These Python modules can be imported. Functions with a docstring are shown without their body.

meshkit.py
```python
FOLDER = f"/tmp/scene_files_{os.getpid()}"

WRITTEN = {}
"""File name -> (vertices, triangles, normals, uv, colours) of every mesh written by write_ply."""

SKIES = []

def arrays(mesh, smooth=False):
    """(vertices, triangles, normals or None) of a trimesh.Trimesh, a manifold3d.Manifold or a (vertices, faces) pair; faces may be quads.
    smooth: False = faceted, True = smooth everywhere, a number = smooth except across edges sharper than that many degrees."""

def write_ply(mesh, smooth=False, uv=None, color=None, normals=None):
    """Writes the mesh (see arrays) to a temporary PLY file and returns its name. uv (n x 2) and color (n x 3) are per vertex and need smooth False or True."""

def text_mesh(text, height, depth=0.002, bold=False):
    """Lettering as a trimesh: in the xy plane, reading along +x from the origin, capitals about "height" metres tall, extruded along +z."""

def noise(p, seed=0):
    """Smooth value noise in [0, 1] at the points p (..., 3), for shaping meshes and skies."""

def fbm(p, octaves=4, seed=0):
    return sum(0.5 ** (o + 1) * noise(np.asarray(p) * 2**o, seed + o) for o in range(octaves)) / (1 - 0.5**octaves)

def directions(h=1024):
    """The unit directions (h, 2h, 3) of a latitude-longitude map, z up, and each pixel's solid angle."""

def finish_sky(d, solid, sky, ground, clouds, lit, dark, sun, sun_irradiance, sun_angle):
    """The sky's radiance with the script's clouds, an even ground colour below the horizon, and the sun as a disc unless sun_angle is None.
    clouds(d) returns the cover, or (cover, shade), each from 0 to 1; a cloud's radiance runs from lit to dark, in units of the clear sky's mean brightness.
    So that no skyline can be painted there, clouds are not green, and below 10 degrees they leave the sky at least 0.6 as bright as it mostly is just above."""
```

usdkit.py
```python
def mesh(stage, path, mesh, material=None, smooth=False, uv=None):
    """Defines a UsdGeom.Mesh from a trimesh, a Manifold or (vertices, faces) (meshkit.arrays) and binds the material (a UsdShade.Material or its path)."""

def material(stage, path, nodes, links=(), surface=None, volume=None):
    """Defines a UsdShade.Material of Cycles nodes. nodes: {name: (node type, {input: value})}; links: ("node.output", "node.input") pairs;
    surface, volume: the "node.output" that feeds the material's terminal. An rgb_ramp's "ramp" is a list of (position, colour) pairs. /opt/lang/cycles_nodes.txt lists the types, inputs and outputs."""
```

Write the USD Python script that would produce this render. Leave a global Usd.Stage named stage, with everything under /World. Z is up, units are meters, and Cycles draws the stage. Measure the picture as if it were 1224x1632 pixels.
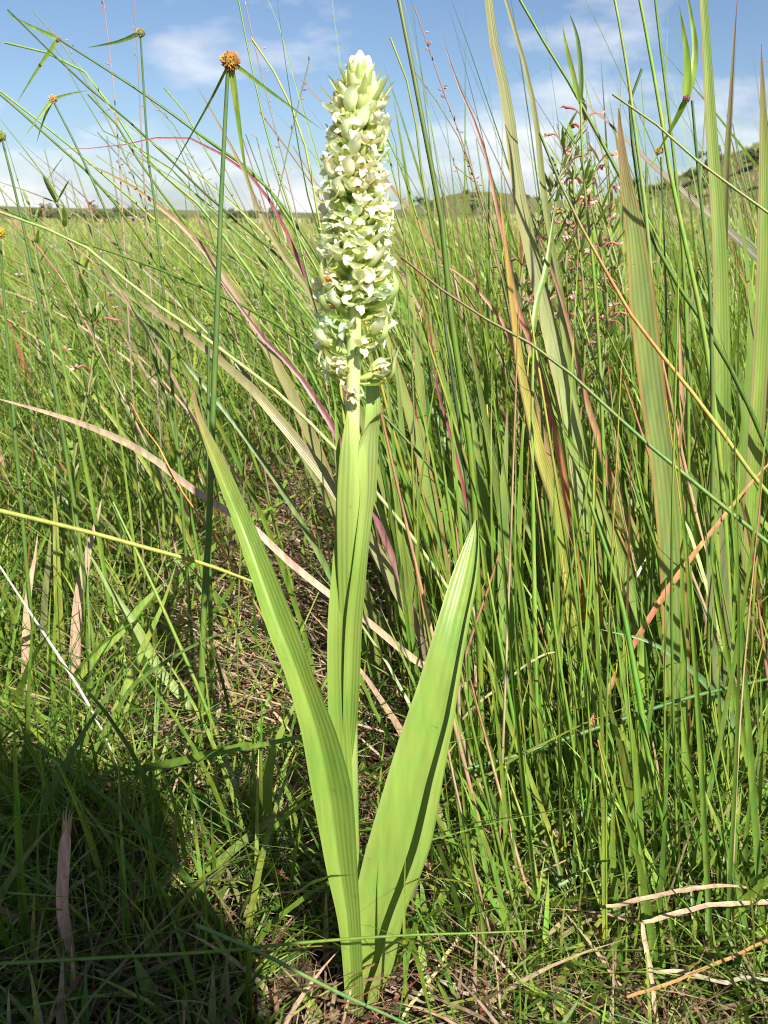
import math, random, colorsys
import numpy as np
import trimesh, manifold3d, usdkit, meshkit
from pxr import Usd, UsdGeom, UsdLux, UsdShade, Sdf, Gf, Vt

rnd = random.Random(7)
rng = np.random.default_rng(7)
stage = Usd.Stage.CreateInMemory()
UsdGeom.SetStageUpAxis(stage, 'Z'); UsdGeom.SetStageMetersPerUnit(stage, 1.0)
UsdGeom.Xform.Define(stage, '/World'); UsdGeom.Scope.Define(stage, '/World/Looks')
MAT = '/World/Looks/'
# ------------------------------------------------------------------ camera, sky, sun, exposure
CAM_H, F_PX, HORIZON = 0.50, 1601.0, 352.0
PITCH = math.atan((816 - HORIZON) / F_PX)
cam = UsdGeom.Camera.Define(stage, '/World/camera')
cam.AddTranslateOp().Set(Gf.Vec3d(0, 0, CAM_H)); cam.AddRotateXOp().Set(90 - math.degrees(PITCH))
cam.CreateHorizontalApertureAttr(36.0); cam.CreateVerticalApertureAttr(48.0)
cam.CreateFocalLengthAttr(36.0 * F_PX / 1224); cam.CreateClippingRangeAttr(Gf.Vec2f(0.01, 3000))
cam.CreateFStopAttr(32.0); cam.CreateFocusDistanceAttr(0.75)
cam.CreateExposureAttr(1.08)
SUN_EL, SUN_AZ = math.radians(40), math.radians(25)      # behind the camera, to the right
SUN = np.array([math.sin(SUN_AZ) * math.cos(SUN_EL), -math.cos(SUN_AZ) * math.cos(SUN_EL), math.sin(SUN_EL)])
sun = UsdLux.DistantLight.Define(stage, '/World/sun')
sun.CreateIntensityAttr(1.25); sun.CreateAngleAttr(0.5); sun.CreateNormalizeAttr(True); sun.CreateColorAttr(Gf.Vec3f(1, .95, .86))
_z = SUN; _x = np.cross([0, 0, 1], _z); _x /= np.linalg.norm(_x); _y = np.cross(_z, _x)
sun.AddTransformOp().Set(Gf.Matrix4d(*_x, 0, *_y, 0, *_z, 0, 0, 0, 0, 1))
dome = UsdLux.DomeLight.Define(stage, '/World/sky'); dome.CreateIntensityAttr(1.0)
skymat = usdkit.material(stage, MAT + 'sky', {
    'sky': ('sky_texture', {'sky_type': 'single_scattering', 'sun_disc': False, 'sun_elevation': SUN_EL, 'sun_rotation': math.atan2(SUN[0], SUN[1]), 'aerosol_density': 0.75, 'air_density': 0.8, 'ozone_density': 3.2}),
    'tc': ('texture_coordinate', {}),
    'map': ('mapping', {'mapping_type': 'point', 'scale': (3.2, 3.2, 8.5), 'location': (0.4, 1.35, 0.6)}),
    'n': ('noise_texture', {'scale': 1.5, 'detail': 7, 'roughness': .55}),
    'sep': ('separate_xyz', {}),
    'band': ('map_range', {'from_min': 0.05, 'from_max': 0.24, 'to_min': 0.085, 'to_max': -0.10, 'clamp': True}),
    'add': ('math', {'math_type': 'add'}),
    'cov': ('map_range', {'from_min': 0.52, 'from_max': 0.74, 'to_min': 0, 'to_max': 0.9, 'clamp': True}),
    'n2': ('noise_texture', {'scale': 5, 'detail': 5}),
    'cc': ('rgb_ramp', {'ramp': [(0.3, (6.6, 6.9, 7.8)), (0.65, (10.5, 10.3, 10.2))]}),
    'mix': ('mix_color', {'use_clamp': False}),
    'bg': ('background_shader', {'strength': 0.055}),
}, [('tc.generated', 'map.vector'), ('map.vector', 'n.vector'), ('map.vector', 'n2.vector'), ('tc.generated', 'sep.vector'), ('sep.z', 'band.value'),
    ('n.fac', 'add.value1'), ('band.result', 'add.value2'), ('add.value', 'cov.value'), ('n2.fac', 'cc.fac'),
    ('cov.result', 'mix.fac'), ('sky.color', 'mix.a'), ('cc.color', 'mix.b'), ('mix.result', 'bg.color')], surface='bg.background')
UsdShade.MaterialBindingAPI.Apply(dome.GetPrim()).Bind(skymat)
dome.GetPrim().SetCustomDataByKey('kind', 'structure')

# ------------------------------------------------------------------ helpers
CP, SP = math.cos(PITCH), math.sin(PITCH)
EYE = np.array([0, 0, CAM_H])
def ray(px, py):                       # direction through a point of the picture (1224 x 1632)
    a, b = (px - 612) / F_PX, (py - 816) / F_PX
    return np.array([a, CP - b * SP, -SP - b * CP])
def at(px, py, Y):                     # the point at Y metres in front of the camera
    d = ray(px, py); return EYE + d * (Y / d[1])
def atz(px, py, z):                    # the point at height z
    d = ray(px, py); return EYE + d * ((z - CAM_H) / d[2])
def pxm(Y): return Y / F_PX * 1.03     # metres per picture pixel, about

COUNT = {}
def numbered(name, parent='/World'):
    k = COUNT.get((parent, name), 0); COUNT[(parent, name)] = k + 1
    return f'{parent}/{name}' + (f'_{k:03d}' if k else '')
def tag(prim, label=None, cat=None, group=None, kind=None):
    p = prim.GetPrim() if hasattr(prim, 'GetPrim') else prim
    for k, v in (('label', label), ('category', cat), ('group', group), ('kind', kind)):
        if v: p.SetCustomDataByKey(k, v)
    return p
def xform(name, loc=(0, 0, 0), parent='/World', rz=0.0, scale=None):
    x = UsdGeom.Xform.Define(stage, numbered(name, parent))
    x.AddTranslateOp().Set(Gf.Vec3d(*map(float, loc)))
    if rz: x.AddRotateZOp().Set(float(rz))
    if scale: x.AddScaleOp().Set(Gf.Vec3f(scale, scale, scale))
    return x
def put(name, geo, mat, parent='/World', origin=None, smooth=True, place=False):
    """geo = (vertices, faces, tint) -> a Mesh prim. origin: subtracted; place: and put back as a translate."""
    v, f, c = geo[:3]; uv = geo[3] if len(geo) > 3 else None
    v = np.asarray(v, float)
    if origin is not None: v = v - np.asarray(origin)
    m = UsdGeom.Mesh.Define(stage, numbered(name, parent))
    if place and origin is not None: m.AddTranslateOp().Set(Gf.Vec3d(*map(float, origin)))
    f = np.asarray(f, np.int32)
    m.CreatePointsAttr(Vt.Vec3fArray.FromNumpy(v.astype(np.float32)))
    m.CreateFaceVertexCountsAttr(Vt.IntArray.FromNumpy(np.full(len(f), f.shape[1], np.int32)))
    m.CreateFaceVertexIndicesAttr(Vt.IntArray.FromNumpy(f.ravel()))
    m.CreateSubdivisionSchemeAttr('none')
    if smooth:
        t = f if f.shape[1] == 3 else np.vstack([f[:, [0, 1, 2]], f[:, [0, 2, 3]]])
        n = np.zeros_like(v); fn = np.cross(v[t[:, 1]] - v[t[:, 0]], v[t[:, 2]] - v[t[:, 0]])
        for k in range(3): np.add.at(n, t[:, k], fn)
        n /= np.maximum(np.linalg.norm(n, axis=1, keepdims=True), 1e-12)
        m.CreateNormalsAttr(Vt.Vec3fArray.FromNumpy(n.astype(np.float32))); m.SetNormalsInterpolation('vertex')
    if c is not None:
        c = np.broadcast_to(np.asarray(c, np.float32), (len(v), 3))
        UsdGeom.PrimvarsAPI(m).CreatePrimvar('tint', Sdf.ValueTypeNames.Color3fArray, 'vertex').Set(Vt.Vec3fArray.FromNumpy(np.ascontiguousarray(c)))
    if uv is not None:
        UsdGeom.PrimvarsAPI(m).CreatePrimvar('st', Sdf.ValueTypeNames.TexCoord2fArray, 'vertex').Set(Vt.Vec2fArray.FromNumpy(np.asarray(uv, np.float32)))
    UsdShade.MaterialBindingAPI.Apply(m.GetPrim()).Bind(mat)
    return m.GetPrim()
def join(geos):
    v, f, c, n = [], [], [], 0
    for g in geos:
        gv, gf = np.asarray(g[0], float), np.asarray(g[1])
        if gf.shape[1] == 4: gf = np.vstack([gf[:, [0, 1, 2]], gf[:, [0, 2, 3]]])
        v.append(gv); f.append(gf + n); c.append(np.broadcast_to(np.asarray(g[2], float), (len(gv), 3))); n += len(gv)
    return np.vstack(v), np.vstack(f), np.vstack(c)
def unit(a): return a / np.maximum(np.linalg.norm(a, axis=-1, keepdims=True), 1e-12)
def spline(P, n):                      # Catmull-Rom through P, n points evenly along its length
    P = np.asarray(P, float)
    if len(P) == 2: return P[0] + (P[1] - P[0]) * np.linspace(0, 1, n)[:, None]
    Q = np.vstack([2 * P[0] - P[1], P, 2 * P[-1] - P[-2]]); out = []
    for i in range(1, len(Q) - 2):
        t = np.linspace(0, 1, 24, endpoint=False)[:, None]; a, b, c, d = Q[i - 1:i + 3]
        out.append(.5 * (2 * b + (c - a) * t + (2 * a - 5 * b + 4 * c - d) * t ** 2 + (3 * b - a - 3 * c + d) * t ** 3))
    R = np.vstack(out + [P[-1:]]); s = np.r_[0, np.cumsum(np.linalg.norm(np.diff(R[:, :3], axis=0), axis=1))]
    x = np.linspace(0, s[-1], n)
    return np.stack([np.interp(x, s, R[:, k]) for k in range(R.shape[1])], 1)
def tangents(P): return unit(np.gradient(P, axis=0))
def ramp(stops, s):
    """stops: a colour, or [(position, colour), ...]."""
    if len(stops) == 3 and not isinstance(stops[0], tuple): return np.broadcast_to(np.asarray(stops, float), (len(s), 3)).copy()
    x = [a for a, _ in stops]; return np.stack([np.interp(s, x, [c[k] for _, c in stops]) for k in range(3)], 1)
def grid_faces(r, c, wrap=False):
    i = np.arange((r - 1))[:, None] * c; k = c if wrap else c - 1; j = np.arange(k)[None]; j2 = (j + 1) % c
    return np.stack([i + j, i + j2, i + c + j2, i + c + j], -1).reshape(-1, 4)
def ribbon(P, W, facing, tint, fold=0.15, edge=None, cols=5, curl=0.0):
    """A blade along P, W wide, its face towards 'facing', channelled by 'fold'; edge: the colour of its margins."""
    T = tangents(P); S = unit(np.cross(T, facing)); N = np.cross(S, T)
    u = np.linspace(-1, 1, cols)
    V = P[:, None] + S[:, None] * (u[None, :, None] * W[:, None, None] / 2) + N[:, None] * ((np.abs(u) * fold + curl * u)[None, :, None] * W[:, None, None] / 2)
    C = np.repeat(tint[:, None], cols, 1)
    if edge is not None:
        C[:, 0] = edge[0]; C[:, -1] = edge[1]
    sv = np.linspace(0, 1, len(P))
    uv = np.stack([np.broadcast_to((u + 1) / 2, (len(P), cols)), np.broadcast_to(sv[:, None], (len(P), cols))], -1)
    return V.reshape(-1, 3), grid_faces(len(P), cols), C.reshape(-1, 3), uv.reshape(-1, 2)
def tube(P, R, tint, sides=6, cap=True):
    P = np.asarray(P, float); n = len(P); R = np.broadcast_to(R, (n,)); T = tangents(P)
    ref = np.array([0, 1., 0]) if abs(T[0][1]) < .8 else np.array([1., 0, 0])
    A = unit(np.cross(T, ref)); B = np.cross(T, A); th = np.arange(sides) * 2 * math.pi / sides
    V = P[:, None] + (A[:, None] * np.cos(th)[None, :, None] + B[:, None] * np.sin(th)[None, :, None]) * R[:, None, None]
    V = V.reshape(-1, 3); F = grid_faces(n, sides, True); F = np.vstack([F[:, [0, 1, 2]], F[:, [0, 2, 3]]])
    C = np.repeat(np.broadcast_to(tint, (n, 3)), sides, 0)
    if cap:
        V = np.vstack([V, P[:1], P[-1:]]); C = np.vstack([C, C[:1], C[-1:]]); a = np.arange(sides); b = (a + 1) % sides
        F = np.vstack([F, np.stack([b, a, np.full(sides, n * sides)], 1), np.stack([a + (n - 1) * sides, b + (n - 1) * sides, np.full(sides, n * sides + 1)], 1)])
    return V, F, C
def petal(P, W, up, tint, cup=0.3, n=9, cols=5, shape=None):
    """A petal along the spline P, greatest width W, cupped towards 'up', pointed at both ends unless shape gives the widths."""
    Q = spline(P, n); s = np.linspace(0, 1, n)
    w = W * (np.sin(np.pi * np.clip(s * .93 + .07, 0, 1)) ** .75 if shape is None else np.interp(s, np.linspace(0, 1, len(shape)), shape))
    w[-1] = 1e-5
    return ribbon(Q, w, np.broadcast_to(np.asarray(up, float), Q.shape), ramp(tint, s), cup, None, cols)[:3]

# ------------------------------------------------------------------ materials
def leaf_material(name, rough=.45, trans=.3, gain=1.0, spec=.4, veins=0.0, streak=260.0, amp=.35, hue=.03, spots=0.0):
    nodes = {
        'at': ('attribute', {'attribute': 'tint'}),
        'tc': ('texture_coordinate', {}), 'geo': ('geometry', {}),
        'map': ('mapping', {'mapping_type': 'point', 'scale': (streak, streak, streak * .06)}),
        'n': ('noise_texture', {'scale': 1.0, 'detail': 3, 'roughness': .6}),
        'mr': ('map_range', {'from_min': .3, 'from_max': .7, 'to_min': 1 - amp, 'to_max': 1 + amp * .8, 'clamp': True}),
        'n2': ('noise_texture', {'scale': 60.0, 'detail': 2}),
        'hr': ('map_range', {'from_min': .3, 'from_max': .7, 'to_min': .5 - hue, 'to_max': .5 + hue}),
        'hsv': ('hsv', {'saturation': 1.0}),
        'p': ('principled_bsdf', {'roughness': rough, 'specular_ior_level': spec}),
        't': ('translucent_bsdf', {}), 'tg': ('hsv', {'hue': .49, 'saturation': 1.1, 'value': 1.35}),
        'm': ('mix_closure', {'fac': trans}),
    }
    links = [('geo.position', 'map.vector'), ('map.vector', 'n.vector'), ('n.fac', 'mr.value'), ('at.color', 'hsv.color'), ('geo.position', 'n2.vector'),
             ('n2.fac', 'hr.value'), ('hr.result', 'hsv.hue'), ('mr.result', 'hsv.value'), ('hsv.color', 'p.base_color'),
             ('hsv.color', 'tg.color'), ('tg.color', 't.color'), ('p.BSDF', 'm.closure1'), ('t.BSDF', 'm.closure2')]
    if veins:
        nodes['uvs'] = ('separate_xyz', {}); nodes['vm'] = ('math', {'math_type': 'multiply', 'value2': veins})
        nodes['sn'] = ('math', {'math_type': 'sine'}); nodes['vr'] = ('map_range', {'from_min': -1, 'from_max': 1, 'to_min': .975, 'to_max': 1.015})
        nodes['mul'] = ('math', {'math_type': 'multiply'}); nodes['b'] = ('bump', {'strength': .2, 'distance': .0004})
        links = [l for l in links if l != ('mr.result', 'hsv.value')]
        links += [('tc.UV', 'uvs.vector'), ('uvs.x', 'vm.value1'), ('vm.value', 'sn.value1'), ('sn.value', 'vr.value'), ('vr.result', 'mul.value1'), ('mr.result', 'mul.value2'),
                  ('mul.value', 'hsv.value'), ('sn.value', 'b.height'), ('b.normal', 'p.normal')]
    if spots:      # small brown blemishes
        nodes.update({'sp': ('noise_texture', {'scale': 150.0, 'detail': 4, 'roughness': .65}), 'sr': ('map_range', {'from_min': .66, 'from_max': .74, 'to_min': 0, 'to_max': spots, 'clamp': True}), 'sm': ('mix_color', {'b': (.20, .13, .05)}),
                      'lg': ('noise_texture', {'scale': 22.0, 'detail': 3}), 'lr': ('map_range', {'from_min': .3, 'from_max': .7, 'to_min': 0, 'to_max': .38, 'clamp': True}), 'lm': ('mix_color', {'b': (.30, .34, .075)})})
        links = [l for l in links if l not in (('hsv.color', 'p.base_color'), ('hsv.color', 'tg.color'))] + [('geo.position', 'sp.vector'), ('sp.fac', 'sr.value'), ('sr.result', 'sm.fac'), ('geo.position', 'lg.vector'), ('lg.fac', 'lr.value'), ('lr.result', 'lm.fac'),
                  ('hsv.color', 'lm.a'), ('lm.result', 'sm.a'), ('sm.result', 'p.base_color'), ('sm.result', 'tg.color')]
    return usdkit.material(stage, MAT + name, nodes, links, surface='m.closure')
M_GRASS = leaf_material('grass_leaf', .42, .32)
M_DRY = leaf_material('dry_leaf', .7, .15, spec=.25)
M_ORCHID = leaf_material('orchid_leaf', .38, .18, spec=.45, veins=34.0, amp=.18, streak=150, hue=.012, spots=.75)
M_BROAD = leaf_material('broad_leaf', .4, .28, spec=.45, veins=38.0, amp=.2, streak=160, hue=.015, spots=.8)
M_STEM = leaf_material('stem', .42, .12, amp=.2)
M_PETAL = leaf_material('petal', .55, .35, spec=.25, amp=.08)
M_MATT = leaf_material('matt', .8, .0, spec=.2, amp=.25)
M_TREE = leaf_material('tree_leaf', .6, .25, streak=3, amp=.3)

# colours (albedo)
G = (.13, .215, .026); LG = (.225, .33, .055); YG = (.29, .33, .06); OL = (.19, .21, .075); PALE = (.31, .34, .17); DG = (.07, .135, .02)
PU = (.17, .065, .07); RB = (.34, .13, .07); OR = (.50, .22, .05); ST = (.42, .31, .19); BR = (.22, .14, .08); WH = (.56, .55, .45); BG = (.12, .215, .06)
SAL = (.42, .22, .14); YO = (.42, .34, .07)
def vary(c, r=rnd, a=.18):
    k = 1 + r.uniform(-a, a); return tuple(min(.9, x * k * (1 + r.uniform(-.07, .07))) for x in c)
# ------------------------------------------------------------------ setting: ground, hills
def soil_material():
    return usdkit.material(stage, MAT + 'ground', {
        'geo': ('geometry', {}), 'n': ('noise_texture', {'scale': 38.0, 'detail': 8, 'roughness': .7}), 'nb': ('noise_texture', {'scale': .35, 'detail': 5}),
        'soil': ('rgb_ramp', {'ramp': [(.3, (.03, .019, .011)), (.5, (.075, .048, .027)), (.7, (.15, .10, .06))]}),
        'far': ('rgb_ramp', {'ramp': [(.3, (.09, .11, .03)), (.5, (.13, .13, .05)), (.7, (.18, .15, .075))]}),
        'len': ('vector_math', {'math_type': 'length'}), 'mr': ('map_range', {'from_min': 3.0, 'from_max': 14.0, 'to_min': 0, 'to_max': 1, 'clamp': True}),
        'mix': ('mix_color', {}), 'b': ('bump', {'strength': .8, 'distance': .01}), 'p': ('principled_bsdf', {'roughness': .9, 'specular_ior_level': .2}),
    }, [('geo.position', 'n.vector'), ('geo.position', 'nb.vector'), ('n.fac', 'soil.fac'), ('nb.fac', 'far.fac'), ('geo.position', 'len.vector1'), ('len.value', 'mr.value'),
        ('mr.result', 'mix.fac'), ('soil.color', 'mix.a'), ('far.color', 'mix.b'), ('mix.result', 'p.base_color'), ('n.fac', 'b.height'), ('b.normal', 'p.normal')], surface='p.BSDF')
def hill_height(x, y):
    g = lambda cx, cy, sx, sy, h: h * np.exp(-((x - cx) / sx) ** 2 / 2 - ((y - cy) / sy) ** 2 / 2)
    z = g(80, 190, 20, 40, 9.5) + g(120, 220, 40, 50, 14) + g(31, 400, 17, 40, 6.5) + g(60, 430, 25, 40, 5) + g(-90, 330, 90, 40, 3.0) + g(-260, 420, 120, 60, 9) + g(260, 420, 110, 70, 16)
    return z
def ground_height(x, y):
    p = np.stack([x * 3.1, y * 3.1, 0 * x], -1); q = np.stack([x * 11, y * 11, 0 * x + 3.3], -1)
    r = np.hypot(x, y)
    return ((meshkit.fbm(p, 3, 5) - .5) * .05 + (meshkit.noise(q, 9) - .5) * .018) * np.clip(3 / np.maximum(r, .1), .2, 1) + hill_height(x, y) * (r > 60)
a = np.concatenate([np.linspace(-3, 3, 121), np.geomspace(3.2, 1400, 60), -np.geomspace(3.2, 1400, 60)]); a.sort()
b = np.concatenate([-np.geomspace(2.2, 300, 30)[::-1], np.linspace(-2, 6, 161), np.geomspace(6.2, 1600, 110)])
gx, gy = np.meshgrid(a, b); gz = ground_height(gx, gy)
far_soil = soil_material()
tag(put('ground', (np.stack([gx, gy, gz], -1).reshape(-1, 3), grid_faces(len(b), len(a)), None), far_soil), kind='structure')
def gh(x, y): return ground_height(np.atleast_1d(np.asarray(x, float)), np.atleast_1d(np.asarray(y, float)))

# ------------------------------------------------------------------ the grass nobody could count
def field(x, y, H, W, lean_az, lean, col0, col1, nseg=5, droop=.15, jitter=.14, fold=0.0, yaw=None, bendpow=1.8, z0=None):
    """One mesh of many blades: rooted at (x, y), H tall, W wide, leaning 'lean' (tip offset over height) towards lean_az; col0 at the foot to col1 at the tip."""
    N = len(x); t = np.linspace(0, 1, nseg + 1)
    H = np.broadcast_to(H, (N,)); W = np.broadcast_to(W, (N,))
    d = np.stack([np.cos(lean_az), np.sin(lean_az)], 1)
    root = np.stack([x, y, ground_height(x, y) - .004 if z0 is None else z0], 1)
    off = (lean * H)[:, None] * t[None] ** bendpow
    P = np.zeros((N, nseg + 1, 3))
    P[..., :2] = root[:, None, :2] + off[..., None] * d[:, None]
    P[..., 2] = root[:, None, 2] + H[:, None] * (t[None] - droop * np.clip(lean, 0, 2)[:, None] * t[None] ** 3)
    yaw = rng.uniform(0, 2 * np.pi, N) if yaw is None else yaw
    s = np.stack([np.cos(yaw), np.sin(yaw), 0 * yaw], 1)
    w = W[:, None] * (1 - t[None] ** 2.6) * np.where(t[None] < .15, .75 + 1.6 * t[None], 1) * .5
    L = P[:, :-1] - s[:, None] * w[:, :-1, None]; R = P[:, :-1] + s[:, None] * w[:, :-1, None]
    V = np.concatenate([np.stack([L, R], 2).reshape(N, -1, 3), P[:, -1:]], 1)
    k = 2 * nseg + 1; F = []
    for i in range(nseg - 1): F += [[2 * i, 2 * i + 1, 2 * i + 3], [2 * i, 2 * i + 3, 2 * i + 2]]
    F.append([2 * nseg - 2, 2 * nseg - 1, 2 * nseg])
    F = (np.arange(N)[:, None, None] * k + np.array(F)[None]).reshape(-1, 3)
    tt = np.concatenate([np.repeat(t[:-1], 2), [1.0]])
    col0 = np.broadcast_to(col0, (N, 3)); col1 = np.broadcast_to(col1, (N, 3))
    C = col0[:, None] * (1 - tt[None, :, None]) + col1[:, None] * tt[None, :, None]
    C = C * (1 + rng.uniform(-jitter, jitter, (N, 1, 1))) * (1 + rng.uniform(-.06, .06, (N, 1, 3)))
    return V.reshape(-1, 3), F, C.reshape(-1, 3)
def pick(N, palette, weights):
    return np.array(palette)[rng.choice(len(palette), N, p=np.array(weights) / np.sum(weights))]
def wedge(N, y0, y1, side=.5, slope=.44, power=1.0):
    """Points in the view wedge between the distances y0 and y1, with some metres to the sides."""
    y = (rng.uniform(0, 1, N) * (y1 ** (power + 1) - y0 ** (power + 1)) + y0 ** (power + 1)) ** (1 / (power + 1))
    x = rng.uniform(-1, 1, N) * (slope * y + side)
    return x, y
def clear_of_orchid(x, y, r=.045): return (np.hypot(x + .018, y - .545) > r)
def front_clear(x, y, H):          # nothing tall straight between the lens and the flower
    return ~((y < .56) & (np.abs(x + .01) < .02 + .42 * y) & (H > .015 + np.clip(y - .40, 0, 1) * .45)) & ~((y < .75) & (np.hypot(x, y) < .33))
PI = math.pi

# short turf 
N = 75000
x, y = wedge(N, .42, 3.2, .5, power=.45)
dens = meshkit.fbm(np.stack([x * 4, y * 4, 0 * x], -1), 3, 2)
bare_at = lambda x, y: np.exp(-((x + .04 + .05 * y) / .15) ** 4 - ((y - 1.3) / .62) ** 4)
bare = bare_at(x, y) * .96            # trampled straw behind the orchid
H = rng.uniform(.04, .15, N) * (.6 + .8 * dens) * np.where(x < .05, 1.1, .75)
keep = (rng.uniform(0, 1, N) > bare) & front_clear(x, y, H) & (dens > rng.uniform(.15, .6, N)) & clear_of_orchid(x, y) & ~((y < .57) & (np.abs(x + .012) < .055))
x, y, H = x[keep], y[keep], H[keep]; n = len(x)
c = pick(n, [G, LG, YG, DG, OL, ST], [5, 4, 1.6, 2, 1, .5])
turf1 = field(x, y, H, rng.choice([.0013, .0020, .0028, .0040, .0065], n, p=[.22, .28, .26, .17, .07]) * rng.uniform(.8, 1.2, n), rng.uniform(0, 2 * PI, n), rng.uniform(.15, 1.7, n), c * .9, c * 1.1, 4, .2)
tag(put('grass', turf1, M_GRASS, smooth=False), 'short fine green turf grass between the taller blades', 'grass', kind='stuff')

# tall stand right of and behind the orchid
N = 4200
x = rng.uniform(-.02, 1.35, N) ; y = rng.uniform(.74, 2.4, N)
ok = (x > .05 + (y - .74) * .05) & (x < .48 * y + .45) & (rng.uniform(0, 1, N) < np.clip(.35 + (x - .02) * 1.6, 0, 1))
x, y = x[ok], y[ok]; n = len(x)
H = rng.uniform(.22, .62, n) * np.where(rng.uniform(0, 1, n) < .22, 1.35, 1) * np.interp(y, [.74, 1.0, 1.15], [.5, .62, 1.0])
c = pick(n, [G, LG, YG, DG, OL, ST, RB], [6, 6, 1.6, 1.4, 1, .4, .08]); c1 = np.where((rng.uniform(0, 1, n) < .07)[:, None], np.array(RB) * .9, c * 1.12)
W = np.where(rng.uniform(0, 1, n) < .13, rng.uniform(.007, .013, n), rng.uniform(.002, .0046, n))
stand = field(x, y, H, W, PI + rng.normal(0, .7, n), np.abs(rng.normal(.22, .2, n)), c * .95, c1, 8, .05, yaw=rng.normal(0, .8, n), bendpow=1.5)
tag(put('tall_grass', stand, M_GRASS, smooth=False), 'dense stand of upright tall green grass right of the orchid', 'tall grass', kind='stuff')

# leaning grass to the left, and the meadow out to where blades blur
sets = []
N = 11000; x, y = wedge(N, 1.25, 3.4, .5, power=.6); keep = rng.uniform(0, 1, N) > bare_at(x, y) * .93; x, y = x[keep], y[keep]; N = len(x); H = rng.uniform(.10, .34, N) * np.where(x < 0, .95, 1.15)
c = pick(N, [G, LG, YG, OL, DG, ST, RB], [5, 4.5, 2.5, 1, 1.5, .6, .4])
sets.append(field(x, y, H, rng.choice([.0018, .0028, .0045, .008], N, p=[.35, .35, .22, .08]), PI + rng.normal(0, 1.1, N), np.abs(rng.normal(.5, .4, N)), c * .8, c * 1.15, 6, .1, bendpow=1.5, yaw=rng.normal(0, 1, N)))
N = 5200; x, y = wedge(N, .95, 2.7, .45, power=.8); keep = (x < .12) & (rng.uniform(0, 1, N) > bare_at(x, y) * .96); x, y = x[keep], y[keep]; n = len(x); H = rng.uniform(.12, .36, n)
c = pick(n, [G, LG, YG, OL, DG, ST, RB], [5, 5, 2, 1.2, 2, .7, .15])
sets.append(field(x, y, H, rng.choice([.0025, .004, .006, .010], n, p=[.3, .4, .22, .08]), rng.uniform(0, 2 * PI, n), np.abs(rng.normal(.6, .45, n)), c * .8, c * 1.15, 7, .12, bendpow=1.7))
N = 8200; x, y = wedge(N, 1.2, 4.6, .45, power=.8); keep = ((x < .3) | (y > 2.4)) & (rng.uniform(0, 1, N) > bare_at(x, y) * .96); x, y = x[keep], y[keep]; n = len(x); H = rng.uniform(.24, .60, n)
c = pick(n, [G, LG, YG, OL, DG, ST, RB], [5, 4, 2, 1.6, 2, .7, .3])
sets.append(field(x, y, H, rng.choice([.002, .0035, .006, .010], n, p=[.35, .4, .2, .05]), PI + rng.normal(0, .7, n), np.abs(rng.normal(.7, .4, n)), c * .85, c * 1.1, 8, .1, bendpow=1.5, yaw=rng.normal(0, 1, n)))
N = 34000; x, y = wedge(N, 3.0, 10, .9); H = rng.uniform(.12, .40, N)
c = pick(N, [G, LG, YG, OL, ST, RB, PALE], [4.5, 4.5, 4.5, 1.2, 1.5, .4, 1.6])
sets.append(field(x, y, H, rng.uniform(.003, .008, N), PI + rng.normal(0, .9, N), np.abs(rng.normal(.4, .3, N)), c * .9, c * 1.15, 4, .1, yaw=rng.normal(0, 1, N)))
N = 36000; x, y = wedge(N, 10, 60, 3, power=.4); H = rng.uniform(.2, .5, N)
c = pick(N, [G, LG, YG, OL, ST, RB, PALE], [2.6, 3.6, 4.6, 1.5, 2.6, .8, 2.6])
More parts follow.
